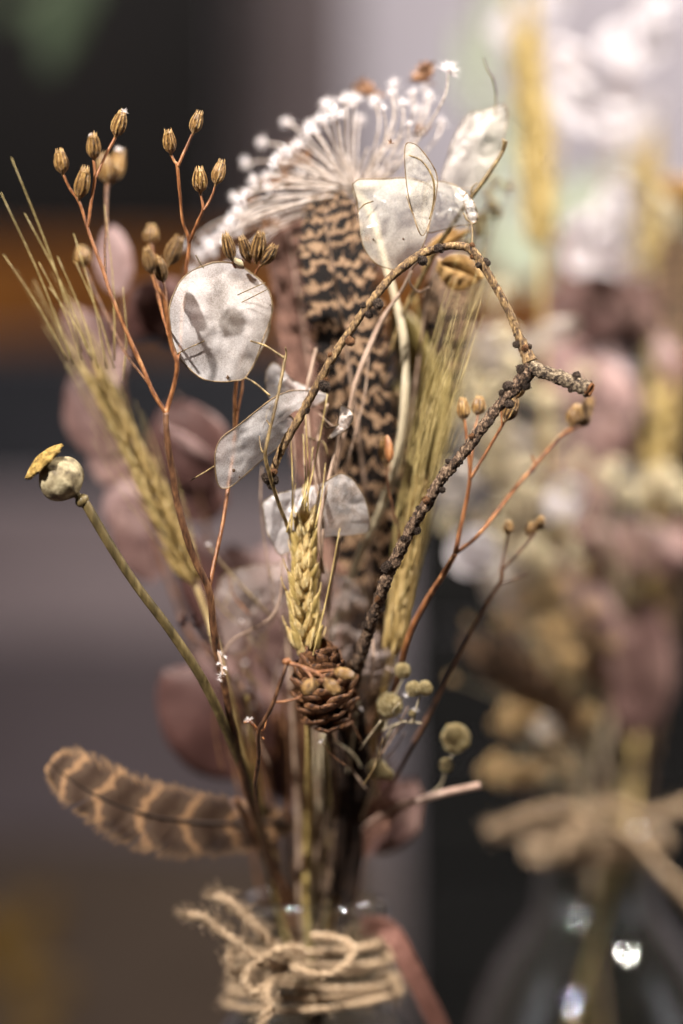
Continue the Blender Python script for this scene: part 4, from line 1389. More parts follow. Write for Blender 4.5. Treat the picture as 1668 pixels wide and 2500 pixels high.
# ================================================================== BARLEY AND WHEAT
b1 = Thing('barley_ear', 'green gold bearded barley ear leaning left behind the rust stems', 'barley', P(765, 3200, .055))
b1.part('stem', stem(into_bottle([(478, 1430, .031, 6), (512, 1520, .031, 7), (545, 1640, .024, 8), (580, 1780, .03, 8), (620, 1940, .04, 8), (660, 2080, .048, 8)], 700, .006, 7), 8, 70), M['barley'])
ear(b1, [(478, 1430, .031), (430, 1320, .031), (375, 1200, .031), (320, 1085, .031), (270, 990, .031), (240, 930, .031)], KERN_B, 118, 3, 20, .25, (120, 330), 'awn', 'barley', 1.05, seed=2, ks=1.0)
m = Mesh()
for (e0, e1) in (((180, 890), (2, 470)), ((165, 880), (8, 620)), ((200, 860), (28, 385)), ((215, 850), (60, 520)), ((240, 900), (140, 625)), ((225, 880), (120, 700)), ((260, 900), (180, 570)), ((280, 900), (185, 640)), ((200, 880), (95, 640)), ((300, 930), (300, 700)), ((280, 880), (255, 500))):
    a, b = P(*e0, .014), P(*e1, .012)
    md = (a + b) / 2 + Vector((.0008, 0, 0))
    m.join(tube(crom([list(a), list(md), list(b)], 8), np.linspace(1.9, .9, 8) * K(), 4))
b1.part('long_awns', m, M['awn'], kind='stuff')
b2 = Thing('barley_ear', 'upright barley ear with long fine awns right of the pale curved stalk', 'barley', P(765, 3200, .055))
b2.part('stem', stem(into_bottle([(955, 1600, .024, 6), (930, 1720, .03, 7), (890, 1900, .042, 7)], 845, .010, 7), 8, 50), M['barley'])
ear(b2, [(955, 1600, .022), (975, 1480, .022), (1000, 1340, .020), (1025, 1200, .019)], KERN_B, 130, 4, 17, .15, (350, 600), 'awn', 'barley', 1.2, .06, seed=4)
w1 = Thing('wheat_ear', 'golden yellow wheat ear standing upright above the small cone', 'wheat', P(765, 3200, .055))
w1.part('stem', stem(into_bottle([(748, 1605, .008, 6), (750, 1700, .012, 8), (755, 1850, .024, 9), (752, 2020, .042, 9)], 748, -.008, 9), 8, 60), M['straw'])
ear(w1, [(750, 1610, .012), (745, 1520, .011), (740, 1430, .010), (742, 1340, .010), (748, 1250, .011)], KERN_G, 80, 3, 15, .58, (15, 40), 'gold', 'gold', 2.2, ks=1.0, seed=5)
glm = leaf((834, 1250), (834, 1162), 34, cup=.7, bend=.10, nu=8, nv=6, thick=.00012, power=.75)
GLUME = mesh_data('glume', glm, M['straw'])
for i in range(30):
    t = i / 29 * .9
    c0 = P(750 - 8 * math.sin(t * 3), 1606 - 340 * t, .011)
    sd = -1 if i % 2 else 1
    z = Vector((sd * (.42 - .2 * t) + random.uniform(-.12, .12), random.uniform(-.45, -.1), 1)).normalized()
    yv = Vector((-sd * .8, .9 if i % 4 < 2 else .4, 0))
    yv = (yv - z * yv.dot(z)).normalized()
    mtx = Matrix((yv.cross(z), yv, z)).transposed()
    w1.inst('glume', GLUME, c0 + Vector((sd * 12 * K(), -8 * K(), 0)), mtx.to_quaternion(), random.uniform(.75, 1.05) * (1 - .25 * t))
m = Mesh()
for (e0, e1) in (((712, 1300), (710, 1060)), ((745, 1240), (740, 1060)), ((752, 1250), (745, 1000)), ((700, 1300), (722, 1180)), ((770, 1290), (795, 1130)), ((738, 1230), (765, 1090)), ((765, 1600), (830, 1290)), ((745, 1235), (800, 960))):
    a, b = P(*e0, .005), P(*e1, .008)
    m.join(tube(crom([list(a), list((a + b) / 2 + Vector((.0003, 0, 0))), list(b)], 8), np.linspace(2.4, 1.0, 8) * K(), 5))
w1.part('long_awns', m, M['straw'], kind='stuff')

# ================================================================== LARCH CONE
cn = Thing('larch_cone', 'small open brown cone with dark woody scales under the wheat ear', 'cone', P(765, 3200, .055))
cn.part('stem', stem(into_bottle([(800, 1780, .016, 9), (815, 1850, .024, 9), (820, 2000, .04, 9)], 800, -.010, 9), 9, 50, rough=.2), M['bark'])
scm = leaf((834, 1250), (834, 1182), 84, cup=.45, bend=.18, nu=7, nv=5, thick=.0006, power=1.2)
scv = Mesh().add(scm.v, scm.f)
SCALE = mesh_data('scale', scv, M['cone'])
cc_ = P(798, 1778, .016)
ctop = P(785, 1612, .010)
cax = (ctop - cc_).normalized()
cl = (ctop - cc_).length
cqr = rot_to(cax)
ga = PI * (3 - math.sqrt(5))
for i in range(46):
    t = i / 46
    r = (78 * math.sin(PI * (.12 + .80 * t)) ** .8) * K(.01)
    an = i * ga
    out = cqr @ Vector((math.cos(an), math.sin(an), 0))
    pos = cc_ + cax * (cl * t) + out * r * .38
    dv = (out * (1.15 - .75 * t) + cax * (.25 + .85 * t)).normalized()
    # scale mesh runs along +Z with its face towards -Y
    zax = dv
    yax = -(cax - dv * cax.dot(dv)).normalized() * -1
    xax = yax.cross(zax).normalized()
    mtx = Matrix((xax, yax, zax)).transposed()
    cn.inst('scale', SCALE, pos, mtx.to_quaternion(), random.uniform(.85, 1.1) * (.75 + .3 * math.sin(PI * t)))
cn.part('core', tube(np.array([list(cc_ + cax * cl * t) for t in (0, .25, .5, .75, .95)]), np.array([20, 42, 44, 36, 12]) * K(), 12, rough=.2), M['bark'])

# the small sprig nodding in front of the cone
c2 = Thing('capsule_sprig', 'small rust sprig nodding in front of the cone with three straw capsules', 'dried sprig', P(765, 3200, .055))
c2.part('stem', stem(into_bottle([(700, 1618, -.010, 4), (690, 1650, -.010, 4.5), (668, 1717, -.008, 5), (645, 1760, -.006, 5), (630, 1790, -.004, 5.5), (632, 1850, .002, 5.5), (625, 1930, .012, 5), (650, 2060, .034, 5)], 712, -.010, 5), 8, 90, rough=.08, wob=2), M['rust_dark'])
for r in ([(700, 1618, -.010, 5), (740, 1628, -.011, 4), (770, 1640, -.012, 4), (815, 1636, -.012, 3)], [(735, 1626, -.011, 3), (755, 1645, -.012, 3), (762, 1660, -.013, 2.5)],
          [(765, 1638, -.012, 3), (785, 1650, -.013, 3), (795, 1658, -.013, 2.5)], [(672, 1714, -.008, 3.5), (700, 1712, -.009, 3), (740, 1697, -.010, 3), (752, 1660, -.012, 2.5)],
          [(632, 1786, -.004, 4), (620, 1772, -.005, 4), (610, 1762, -.005, 4), (596, 1765, -.005, 3)], [(630, 1786, -.004, 3), (645, 1780, -.004, 2.5), (652, 1750, -.004, 2)], [(640, 1800, -.004, 3), (645, 1805, -.004, 2)]):
    c2.part('branch', stem(r, 7, 14, rough=.06), M['rust'])
for i, (b, t, w_) in enumerate([((812, 1636, -.012), (872, 1656, -.013), 30), ((792, 1656, -.013), (830, 1698, -.014), 32), ((764, 1655, -.013), (742, 1702, -.014), 34), ((770, 1656, -.012), (760, 1690, -.012), 24)]):
    cap_between(c2, b, t, w_, i)
c2.part('node', stem([(690, 1616, -.010, 4), (700, 1615, -.010, 9), (706, 1618, -.010, 8), (712, 1622, -.010, 4)], 9, 12, rough=.2), M['rust'])
c2.inst('tuft', FLORETS[3], P(608, 1760, -.005), rot_to((-.5, -.2, 1)), 14 * K())

# ================================================================== RIGHT CAPSULE SPRIG
c3 = Thing('capsule_sprig', 'rust stemmed capsule sprig spreading right under the hooked twig', 'dried sprig', P(765, 3200, .055))
c3.part('stem', stem(into_bottle([(1112, 1352, .012, 6), (1085, 1400, .013, 7), (1040, 1470, .015, 7), (1000, 1550, .018, 7), (960, 1700, .026, 6.5), (900, 1900, .04, 6)], 860, .004, 6), 8, 90, rough=.06, wob=2), M['rust'])
for r in ([(1135, 1015, .010, 3), (1142, 1090, .010, 4), (1148, 1165, .010, 4.5), (1135, 1240, .011, 5), (1112, 1352, .012, 6)],
          [(1168, 1010, .012, 3), (1158, 1060, .011, 3.5), (1148, 1160, .010, 4)],
          [(1240, 1015, .006, 3.5), (1222, 1045, .007, 4), (1185, 1110, .009, 4), (1148, 1170, .010, 4.5)],
          [(1225, 1040, .006, 2.5), (1225, 990, .006, 3), (1245, 975, .006, 3)],
          [(1400, 1045, .022, 3.5), (1375, 1060, .022, 4), (1310, 1130, .020, 4.5), (1225, 1235, .016, 5), (1165, 1310, .013, 5), (1112, 1352, .012, 5)],
          [(1430, 1035, .024, 3), (1400, 1050, .022, 3), (1360, 1072, .021, 3.5)],
          [(1298, 1110, .020, 2.5), (1305, 1140, .020, 3), (1290, 1155, .020, 3)]):
    c3.part('branch', stem(r, 7, 22, rough=.06, wob=2), M['rust'])
for i, (b, t, w_, dk) in enumerate([((1133, 1030, .010), (1130, 968, .010), 32, 0), ((1166, 1018, .012), (1172, 965, .012), 34, 0), ((1232, 1032, .006), (1262, 970, .005), 34, 1), ((1262, 975, .006), (1275, 920, .006), 30, 1),
                                    ((1395, 1045, .022), (1412, 985, .022), 40, 0), ((1415, 1045, .024), (1440, 1000, .024), 34, 1), ((1425, 1020, .024), (1445, 965, .025), 32, 1)]):
    cap_between(c3, b, t, w_, i, dk)
c4 = Thing('capsule_sprig', 'thin dark sprig with two tiny capsules low at right of the hooked twig', 'dried sprig', P(765, 3200, .055))
c4.part('stem', stem(into_bottle([(1225, 1385, .022, 4), (1222, 1420, .022, 4.5), (1185, 1480, .022, 5), (1120, 1600, .024, 5), (1050, 1740, .028, 5), (975, 1880, .036, 5), (900, 2040, .048, 5)], 870, -.004, 5), 8, 90, wob=2), M['rust_dark'])
for r in ([(1240, 1305, .022, 3), (1232, 1345, .022, 3), (1225, 1385, .022, 3.5)], [(1308, 1300, .022, 3), (1280, 1335, .022, 3), (1228, 1390, .022, 3.5)], [(1290, 1400, .024, 2), (1255, 1415, .023, 2.2), (1220, 1425, .022, 3)]):
    c4.part('branch', stem(r, 7, 16), M['rust_dark'])
for i, (b, t, w_, dk) in enumerate([((1240, 1308, .022), (1242, 1268, .022), 26, 0), ((1290, 1312, .023), (1302, 1272, .023), 26, 1), ((1310, 1298, .022), (1326, 1258, .021), 26, 1)]):
    cap_between(c4, b, t, w_, i, dk)
c5 = Thing('capsule_sprig', 'single shrivelled capsule on a hair thin stem against the barred feather', 'dried sprig', P(765, 3200, .055))
c5.part('stem', stem(into_bottle([(944, 1130, .014, 3), (948, 1190, .015, 3), (962, 1250, .016, 3), (975, 1330, .018, 3.5), (960, 1500, .026, 4), (900, 1800, .04, 4)], 836, -.006, 4), 7, 80, wob=2), M['rust_dark'])
cap_between(c5, (944, 1140, .014), (940, 1062, .013), 34, 1, True)
c5.part('husk', leaf((950, 1130), (944, 1062), 30, (.012, .012), face=.8, cup=.6, bend=.1, nu=8, nv=5), M['rust'])

# ================================================================== FEATHER AT LOWER LEFT, QUILL AT RIGHT
pf = Thing('partridge_feather', 'rounded brown feather with pale cross bands lying out to the lower left', 'feather', P(640, 2010, .040))
feather(pf, [(730, 2010, .050, 5), (660, 2008, .044, 5), (560, 2010, .036, 5), (450, 2005, .030, 4.5), (340, 1985, .026, 4), (240, 1945, .024, 3), (160, 1895, .024, 2), (120, 1862, .024, 1)],
        [20, 50, 68, 84, 92, 90, 80, 50, 4], [22, 66, 84, 92, 88, 72, 56, 34, 4], 'partridge', 150, 1.05, 'bud', seed=9, cup=.12, split=.02, bare=.0)
qf = Thing('pale_feather', 'small greyish feather behind the stems with its bare quill pointing right', 'feather', P(960, 1975, .03))
feather(qf, [(1172, 1918, .030, 9), (1090, 1935, .030, 9), (1000, 1960, .032, 8), (960, 1975, .034, 7), (900, 2010, .040, 5), (840, 2070, .046, 3)],
        [1, 1, 1, 30, 55, 60, 20], [1, 1, 1, 26, 50, 55, 16], 'plainf', 90, .8, 'quill', seed=12, bare=.42, split=.1)

# ================================================================== POMPOM FLOWERS
pg = Thing('pompom_sprig', 'wiry pale sprig with five round greenish yellow flower balls at lower right', 'dried flowers', P(765, 3200, .055))
pg.part('stem', stem(into_bottle([(985, 1760, .016, 2.5), (950, 1790, .018, 3), (930, 1860, .024, 3.5), (890, 1980, .038, 4), (850, 2080, .048, 4)], 812, .010, 4), 7, 80), M['pale_stalk'])
for r in ([(985, 1655, .016, 2), (965, 1700, .016, 2), (935, 1790, .018, 2)], [(1025, 1700, .012, 2.5), (1005, 1760, .014, 2.5), (985, 1760, .016, 2.5)], [(1030, 1765, .014, 2), (985, 1762, .015, 2), (930, 1785, .018, 2), (880, 1815, .02, 2)],
          [(950, 1745, .018, 2), (925, 1770, .018, 2.5), (920, 1830, .02, 3), (930, 1880, .024, 3)], [(1112, 1830, .026, 2), (1090, 1870, .026, 2.5), (1065, 1930, .03, 2.5), (940, 2000, .04, 3)],
          [(930, 1760, .012, 2), (900, 1800, .014, 2), (880, 1830, .016, 2)], [(985, 1760, .016, 2), (960, 1740, .012, 2), (975, 1715, .010, 2)], [(1010, 1740, .013, 5), (1006, 1765, .014, 4)]):
    pg.part('branch', stem(r, 6, 14, wob=2), M['pale_stalk'])
for i, (a, b, y, r) in enumerate([(983, 1637, .016, 20), (1010, 1682, .012, 20), (1038, 1680, .013, 19), (952, 1722, .017, 32), (928, 1770, .02, 16), (1113, 1803, .026, 37), (1090, 1868, .026, 18), (922, 1878, .024, 26), (945, 1890, .026, 16), (1006, 1742, .013, 9)]):
    pg.inst('flower_head', POMS[i % 2], P(a, b, y), rot_to((random.uniform(-1, 1), random.uniform(-1, 1), .5)), r * K(y))

# ================================================================== LOOSE LEAVES IN THE FRONT BOUQUET
cu = Thing('curled_leaf', 'tan dry leaf curled like a boat just beneath the top of the bent twig', 'leaf', P(765, 3200, .055))
cu.part('blade', leaf((1065, 625), (1182, 670), 60, (.022, .016), face=.7, cup=.9, bend=-.2, seed=3), M['curl'])
cu.part('blade', leaf((1075, 640), (1180, 680), 46, (.014, .014), face=-.5, cup=.7, bend=-.25, seed=4), M['curl'])
cu.part('stem', stem(into_bottle([(1070, 628, .02, 3), (1045, 720, .022, 4), (1020, 900, .03, 4), (960, 1300, .042, 4), (900, 1700, .05, 4)], 850, .012, 4), 6, 60), M['mauve_stalk'])
for i, (b, t, w_) in enumerate((((1150, 560), (1020, 640), 22), ((1120, 560), (1040, 610), 22), ((1095, 575), (1030, 660), 20))):
    cu.part('leaflet', leaf(b, t, w_, (.026, .024), face=.6, cup=.6, seed=8 + i), M['curl'])
yl = Thing('yellow_leaf_stem', 'stem of mustard yellow leaves behind the pale curved stalk', 'leaves', P(765, 3200, .055))
yl.part('stem', stem(into_bottle([(1010, 720, .042, 4), (1030, 850, .042, 4.5), (1035, 1000, .044, 5), (1000, 1300, .05, 5), (930, 1700, .056, 5)], 850, .013, 5), 6, 60), M['straw'])
for i, (b, t, w_, y) in enumerate((((1020, 900), (965, 745), 90, .040), ((1030, 1000), (1005, 800), 110, .045), ((1040, 1150), (1090, 900), 60, .045), ((1000, 1080), (960, 930), 60, .045))):
    yl.part('leaf', leaf(b, t, w_, (y, y), face=.3, cup=.4, bend=.08, seed=i), M['yellow_leaf'])


def euc(label, stem_rows, leaves, mouth, dy, smat='rust_dark'):
    e = Thing('eucalyptus_branch', label, 'branch', P(765, 3200, .055))
    e.part('stem', stem(into_bottle(stem_rows, mouth, dy, 5), 7, 80), M[smat])
    for i, (b, t, w_, y, mt, fc) in enumerate(leaves):
        e.part('leaf', leaf(b, t, w_ * 1.22, (y, y), face=fc, cup=.18, bend=.05, power=.85, seed=i + w_), M[mt])
    return e


euc('mauve eucalyptus branch with rounded leaves behind the barley at left',
    [(275, 640, .062, 4), (290, 780, .062, 4), (300, 950, .062, 5), (330, 1150, .062, 5), (400, 1380, .062, 6), (480, 1600, .062, 6), (570, 1850, .062, 6)],
    [((285, 720), (272, 548), 78, .058, 'euc_pink', 0.2), ((250, 950), (165, 740), 90, .066, 'euc', .3), ((260, 1120), (185, 900), 120, .066, 'euc', .2),
     ((300, 900), (190, 760), 100, .07, 'euc_red', .3), ((420, 800), (320, 700), 150, .072, 'euc_red', .2), ((330, 1180), (230, 1060), 110, .068, 'euc', -.2),
     ((340, 1300), (270, 1180), 120, .068, 'euc_pink', .5), ((240, 980), (300, 840), 60, .066, 'euc_pink', .4), ((380, 1420), (280, 1230), 100, .066, 'euc', .3), ((470, 830), (380, 730), 110, .076, 'euc', .2)], 640, .006)
euc('russet eucalyptus branch with broad leaves between the disc and the wheat',
    [(430, 960, .068, 4), (470, 1150, .068, 5), (520, 1350, .068, 6), (580, 1600, .066, 6), (640, 1880, .064, 6)],
    [((490, 1190), (420, 975), 175, .066, 'euc_red', .1), ((470, 1280), (500, 1130), 120, .070, 'euc_red', .2), ((520, 1120), (400, 1040), 26, .060, 'euc_pink', .3),
     ((560, 1560), (450, 1300), 130, .066, 'euc_red', .4), ((600, 1500), (560, 1330), 130, .070, 'euc', .2), ((640, 1720), (540, 1500), 120, .066, 'euc', .4), ((600, 1700), (480, 1590), 40, .058, 'euc_pink', .4)], 660, .010)
euc('dusky eucalyptus branch with big low leaves above the lower left feather',
    [(540, 1650, .060, 4), (600, 1780, .060, 5), (650, 1950, .060, 6)],
    [((640, 1880), (395, 1640), 210, .062, 'euc_red', .1), ((700, 1860), (600, 1600), 170, .066, 'euc', .2), ((760, 1950), (660, 1700), 190, .070, 'euc', .2), ((690, 1960), (730, 1750), 130, .070, 'euc_red', .3),
     ((560, 1960), (640, 2020), 40, .058, 'euc_pink', .3), ((660, 1700), (560, 1400), 190, .074, 'euc', .1), ((720, 1600), (640, 1330), 170, .078, 'euc_pink', .3), ((600, 1800), (520, 1560), 150, .076, 'euc_pink', .4)], 690, .014)
euc('dark mauve eucalyptus leaves low at the right of the stems',
    [(960, 1850, .064, 4), (920, 1950, .064, 5), (890, 2050, .062, 5)],
    [((900, 2080), (1010, 1900), 120, .066, 'euc', .2), ((870, 2100), (900, 1900), 110, .062, 'euc', .2), ((860, 2000), (960, 1880), 90, .060, 'euc_red', .2)], 870, .004)

# more stems crowding the bottle mouth
for i, (top, rows, mth, dy, r, mt) in enumerate([
    ('stout olive stem pressed behind the poppy stem', [(530, 1560, .03, 7), (560, 1700, .032, 9), (600, 1850, .038, 12), (650, 2030, .046, 11)], 684, .012, 10, 'olive'),
    ('pale straw stem just right of the wheat stem', [(790, 1790, .03, 6), (785, 1900, .036, 8), (782, 2050, .046, 8)], 775, .002, 7, 'pale_stalk'),
    ('dark stem third from the left edge of the mouth', [(690, 1700, .04, 6), (700, 1850, .044, 8), (705, 2050, .05, 8)], 720, .008, 7, 'rust_dark'),
    ('ochre stem at the right of the bundle', [(840, 1850, .034, 6), (835, 2000, .042, 7), (830, 2100, .048, 7)], 822, -.008, 7, 'curl'),
    ('near black woody stem at the right edge of the bundle', [(872, 1690, .030, 18), (878, 1880, .036, 26), (868, 2060, .045, 24)], 852, -.008, 17, 'dark_wood'),
    ('second near black woody stem inside the right edge', [(836, 1760, .030, 16), (838, 1880, .034, 22), (838, 2060, .044, 22)], 826, -.007, 17, 'dark_wood'),
    ('dark brown stem crossing low from the left under the feather', [(575, 1950, .03, 7), (620, 2040, .04, 10), (665, 2130, .05, 10)], 705, -.004, 9, 'rust_dark'),
    ('thin greenish stem between the wheat stem and the dark wood', [(800, 1760, .03, 5), (804, 1950, .042, 6), (806, 2080, .05, 6)], 802, -.010, 6, 'olive'),
    ('broad brown stem behind the wheat stem', [(725, 1620, .05, 14), (735, 1850, .055, 17), (742, 2050, .058, 17)], 738, .010, 14, 'rust_dark'),
    ('slim mauve stem beside the wheat stem on its left', [(700, 1500, .03, 5), (715, 1750, .036, 6), (728, 2000, .046, 6)], 732, -.006, 6, 'mauve_stalk'),
    ('slim straw stem at the left rim of the bottle', [(600, 1700, .03, 5), (630, 1900, .04, 6), (655, 2080, .05, 6)], 668, .000, 6, 'straw'),
    ('dark woody stem filling the back of the bottle mouth', [(800, 1600, .06, 16), (795, 1850, .062, 22), (790, 2050, .064, 22)], 785, .012, 16, 'dark_wood'),
]):
    t = Thing('cut_stem', top, 'stem', P(765, 3200, .055), 'bare cut stems standing in the front bottle')
    t.part('stalk', stem(into_bottle(rows, mth, dy, r), 8, 60, rough=.1, wob=2), M[mt])

gs = Thing('grass_sprig', 'hair fine pale dried grass sprig standing behind the wheat ear', 'grass', P(765, 3200, .055))
gs.part('stem', stem(into_bottle([(790, 1290, .010, 3.5), (780, 1450, .014, 4), (778, 1650, .022, 4), (776, 1900, .038, 4)], 772, -.006, 4), 6, 70), M['mauve_stalk'])
for r in ([(772, 850, .016, 3.5), (760, 900, .015, 4), (750, 960, .014, 4), (760, 1100, .013, 4), (790, 1290, .012, 3.5)], [(800, 985, .012, 3), (790, 1020, .012, 3.4), (776, 1065, .012, 3.4), (780, 1180, .011, 3), (790, 1290, .010, 3)],
          [(838, 1010, .010, 4), (822, 1080, .009, 4.5), (800, 1180, .008, 5), (780, 1290, .008, 5), (790, 1400, .012, 4)], [(746, 1040, .008, 3), (744, 1120, .008, 3.5), (748, 1200, .008, 3)],
          [(780, 1010, .010, 1.5), (800, 1030, .010, 1.8), (830, 1050, .010, 1.8), (850, 1045, .010, 1.4)], [(712, 1030, .012, 1.5), (722, 1120, .012, 1.5), (716, 1230, .012, 1.8)],
          [(900, 870, .018, 2), (890, 960, .018, 2.4), (862, 1080, .018, 2.6), (815, 1250, .018, 3)], [(640, 1140, .02, 2), (638, 1250, .02, 2), (660, 1420, .022, 2.4)]):
    gs.part('stalk', stem(r, 6, 18, wob=2), M['mauve_stalk'])

rw = random.Random(31)
wf = Thing('wiry_sprig', 'tangle of wiry pale and brown flower stalks low among the stems right of the cone', 'dried sprig', P(765, 3200, .055))
wf.part('stem', stem(into_bottle([(870, 1740, .024, 3), (855, 1850, .030, 4), (835, 2000, .042, 4)], 815, -.004, 4), 6, 60), M['pale_stalk'])
for i in range(34):
    x0, y0, d0 = rw.uniform(790, 930), rw.uniform(1700, 1960), rw.uniform(.012, .045)
    an = rw.uniform(-.9, .9)
    l = rw.uniform(60, 210)
    x1, y1 = x0 + l * math.sin(an), y0 - l * math.cos(an)
    rr = rw.uniform(1.4, 3.0)
    wf.part('stalk', stem([(x0, y0, d0, rr), ((x0 + x1) / 2 + rw.uniform(-14, 14), (y0 + y1) / 2, d0 - .002, rr), (x1, y1, d0 - .004, rr * .7)], 6, 10, wob=3), M[rw.choice(['pale_stalk', 'mauve_stalk', 'thin', 'rust_dark'])])
    if i % 3 == 0:
        wf.inst('floret', FLORETS[i % 4], P(x1, y1, d0 - .004), rot_to((rw.uniform(-1, 1), -.3, 1)), rw.uniform(7, 12) * K())
wg = Thing('wiry_sprig', 'tangle of thin brown stalks and husks left of the wheat ear', 'dried sprig', P(765, 3200, .055))
wg.part('stem', stem(into_bottle([(600, 1560, .036, 3), (630, 1750, .042, 4), (670, 1980, .05, 4)], 695, .010, 4), 6, 60), M['rust_dark'])
for i in range(30):
    x0, y0, d0 = rw.uniform(520, 700), rw.uniform(1480, 1900), rw.uniform(.026, .055)
    an = rw.uniform(-.8, .5)
    l = rw.uniform(70, 240)
    x1, y1 = x0 + l * math.sin(an), y0 - l * math.cos(an)
    rr = rw.uniform(1.6, 3.2)
    wg.part('stalk', stem([(x0, y0, d0, rr), ((x0 + x1) / 2 + rw.uniform(-16, 16), (y0 + y1) / 2, d0, rr), (x1, y1, d0, rr * .7)], 6, 10, wob=3), M[rw.choice(['rust', 'mauve_stalk', 'thin', 'rust_dark'])])
    if i % 3 == 0:
        wg.inst('floret', FLORETS[i % 4], P(x1, y1, d0), rot_to((rw.uniform(-1, 1), -.3, 1)), rw.uniform(8, 14) * K())

# little pink flower husk and whitish catkin low on the barley stem
ck = Thing('pale_catkin', 'small whitish knotty catkin hanging against the left stems', 'catkin', P(540, 1650, .01))
ck.part('stalk', stem([(525, 1570, .006, 3), (538, 1610, .005, 4), (545, 1650, .004, 4)], 7, 12), M['mauve_stalk'])
for i, (a, b, r) in enumerate(((536, 1595, 9), (548, 1605, 8), (533, 1622, 9), (546, 1632, 11), (540, 1648, 13), (535, 1660, 9))):
    ck.inst('floret', FLORETS[i % 4], P(a, b, .004), rot_to((1, i, 1)), r * 1.1 * K())
pk = Thing('pink_floret', 'tiny ragged pinkish brown floret beside the left stems', 'floret', P(475, 1515, .03))
pk.part('stalk', stem([(475, 1515, .03, 3), (500, 1560, .034, 3), (545, 1640, .034, 3)], 6, 10), M['rust_dark'])
for i, (a, b, r) in enumerate(((455, 1520, 24), (480, 1532, 22), (470, 1512, 20))):
    pk.inst('petal', mesh_data('petal', spray_mesh(40 + i, 16, 1, .12), M['euc_red']), P(a, b, .03), rot_to((i - 1, -.3, .6)), r * K(.03))

# ribbon end at the right of the bottle
rb = Thing('ribbon_end', 'dull pink leather ribbon trailing down right of the front bottle', 'ribbon', P(955, 2300, .05))
m = Mesh()
q = crom([(880, 2262, .050), (930, 2262, .046), (965, 2290, .044), (1000, 2360, .044), (1040, 2440, .046), (1085, 2540, .05), (1120, 2680, .055), (1140, 2820, .06)], 30)
vs = []
for i, a in enumerate(q):
    c = P(*a)
    nx = q[min(i + 1, 29)] - q[max(0, i - 1)]
    sd = Vector((-(-nx[1]), 0, nx[0])).normalized()
    hw = 24 * K(.045)
    for s, dz in ((-1, -.0004), (1, -.0004), (1, .0004), (-1, .0004)):
        vs.append(c + sd * hw * s * (1 + .05 * mn.noise(c * 200)) + Vector((0, dz, 0)))
fs = [(i * 4 + j, i * 4 + (j + 1) % 4, (i + 1) * 4 + (j + 1) % 4, (i + 1) * 4 + j) for i in range(29) for j in range(4)]
m.add(vs, fs)
rb.part('band', m, M['ribbon'], smooth=False)

# ================================================================== REAR BOTTLE AND BOUQUET (out of focus)
BY = AX2.y
rbt = Thing('glass_bottle', 'clear glass bottle at the right edge holding the blurred bouquet', 'bottle', (AX2.x, AX2.y, TABLE_Z))
bottle(rbt, AX2, .0166, .12, .034)
t2 = Thing('jute_twine', 'blurred pale jute twine bow tied round the rear bottle at right', 'twine', (AX2.x, AX2.y - .018, AX2.z - .012))
fz = Mesh()
for i, v in enumerate((2030, 2055, 2080)):
    z = P(1455, v, BY).z
    m, f = twine(np.array(ring(AX2, z, .0178 + .001 * (i % 2), .001 * (i - 1), i)), .0015, seed=50 + i)
    t2.part('wrap', m, M['jute'])
for i, (nm, pts, r) in enumerate([
    ('loop', [(1440, 2010, .127), (1380, 1975, .125), (1300, 1985, .122), (1235, 2010, .120), (1195, 2030, .120), (1230, 2040, .122), (1300, 2015, .125), (1420, 2000, .127)], 15),
    ('loop', [(1430, 1990, .127), (1500, 1965, .127), (1560, 1990, .129), (1620, 1985, .132), (1690, 1960, .137)], 15),
    ('end', [(1440, 2020, .127), (1400, 2030, .125), (1375, 2055, .123), (1362, 2095, .123)], 17),
    ('end', [(1480, 2010, .127), (1540, 2045, .125), (1600, 2110, .123), (1668, 2180, .123), (1710, 2240, .125)], 15)]):
    q = crom(pts, 40)
    m, f = twine(np.array([P(*a) for a in q]), r * .85 * K(.125), fuzz=60, seed=60 + i)
    fz.join(f)
    t2.part(nm, m, M['jute'])

t2.part('fibres', fz, M['jute'], kind='stuff')


def in2(rows, pxm, dy=0, r=6):
    y = BY + dy
    return rows + [(pxm, 2010, y, r), (1455 + (pxm - 1455) * .5, 2150, y, r), (1455 - (pxm - 1455), 2600, y, r), (1455 - (pxm - 1455) * 1.2, 2780, BY, r)]


def rear(name, label, cat, rows, pxm, dy, smat, r=6):
    t = Thing(name, label, cat, P(1455, 2780, BY))
    t.part('stem', stem(in2(rows, pxm, dy, r), 7, 60), M[smat])
    return t


def rear_leaves(t, leaves):
    for i, (b, tp, w_, y, mt, fc) in enumerate(leaves):
        t.part('leaf', leaf(b, tp, w_, (y, y), face=fc, cup=.2, bend=.05, seed=i + w_), M[mt])


t = rear('eucalyptus_branch', 'blurred mauve eucalyptus branch rising through the middle of the rear bouquet', 'branch', [(1440, 540, .17, 5), (1470, 800, .165, 6), (1500, 1100, .16, 7), (1520, 1400, .155, 9), (1525, 1700, .16, 11), (1510, 1900, .175, 11)], 1500, 0, 'olive', 10)
rear_leaves(t, [((1470, 760), (1375, 545), 150, .15, 'euc', .2), ((1500, 800), (1420, 600), 190, .16, 'euc', .1), ((1510, 850), (1590, 680), 150, .16, 'euc', .1), ((1500, 820), (1330, 720), 120, .155, 'euc', .1),
                ((1540, 1020), (1440, 870), 110, .14, 'euc_pink', .1), ((1560, 1120), (1600, 960), 130, .16, 'euc', .2), ((1500, 1150), (1440, 1000), 140, .16, 'euc', .1)])
t = rear('eucalyptus_branch', 'blurred dusky branch with large paired leaves low in the rear bouquet', 'branch', [(1500, 1250, .15, 5), (1518, 1500, .15, 8), (1520, 1750, .16, 9), (1500, 1920, .175, 9)], 1480, -.005, 'olive', 9)
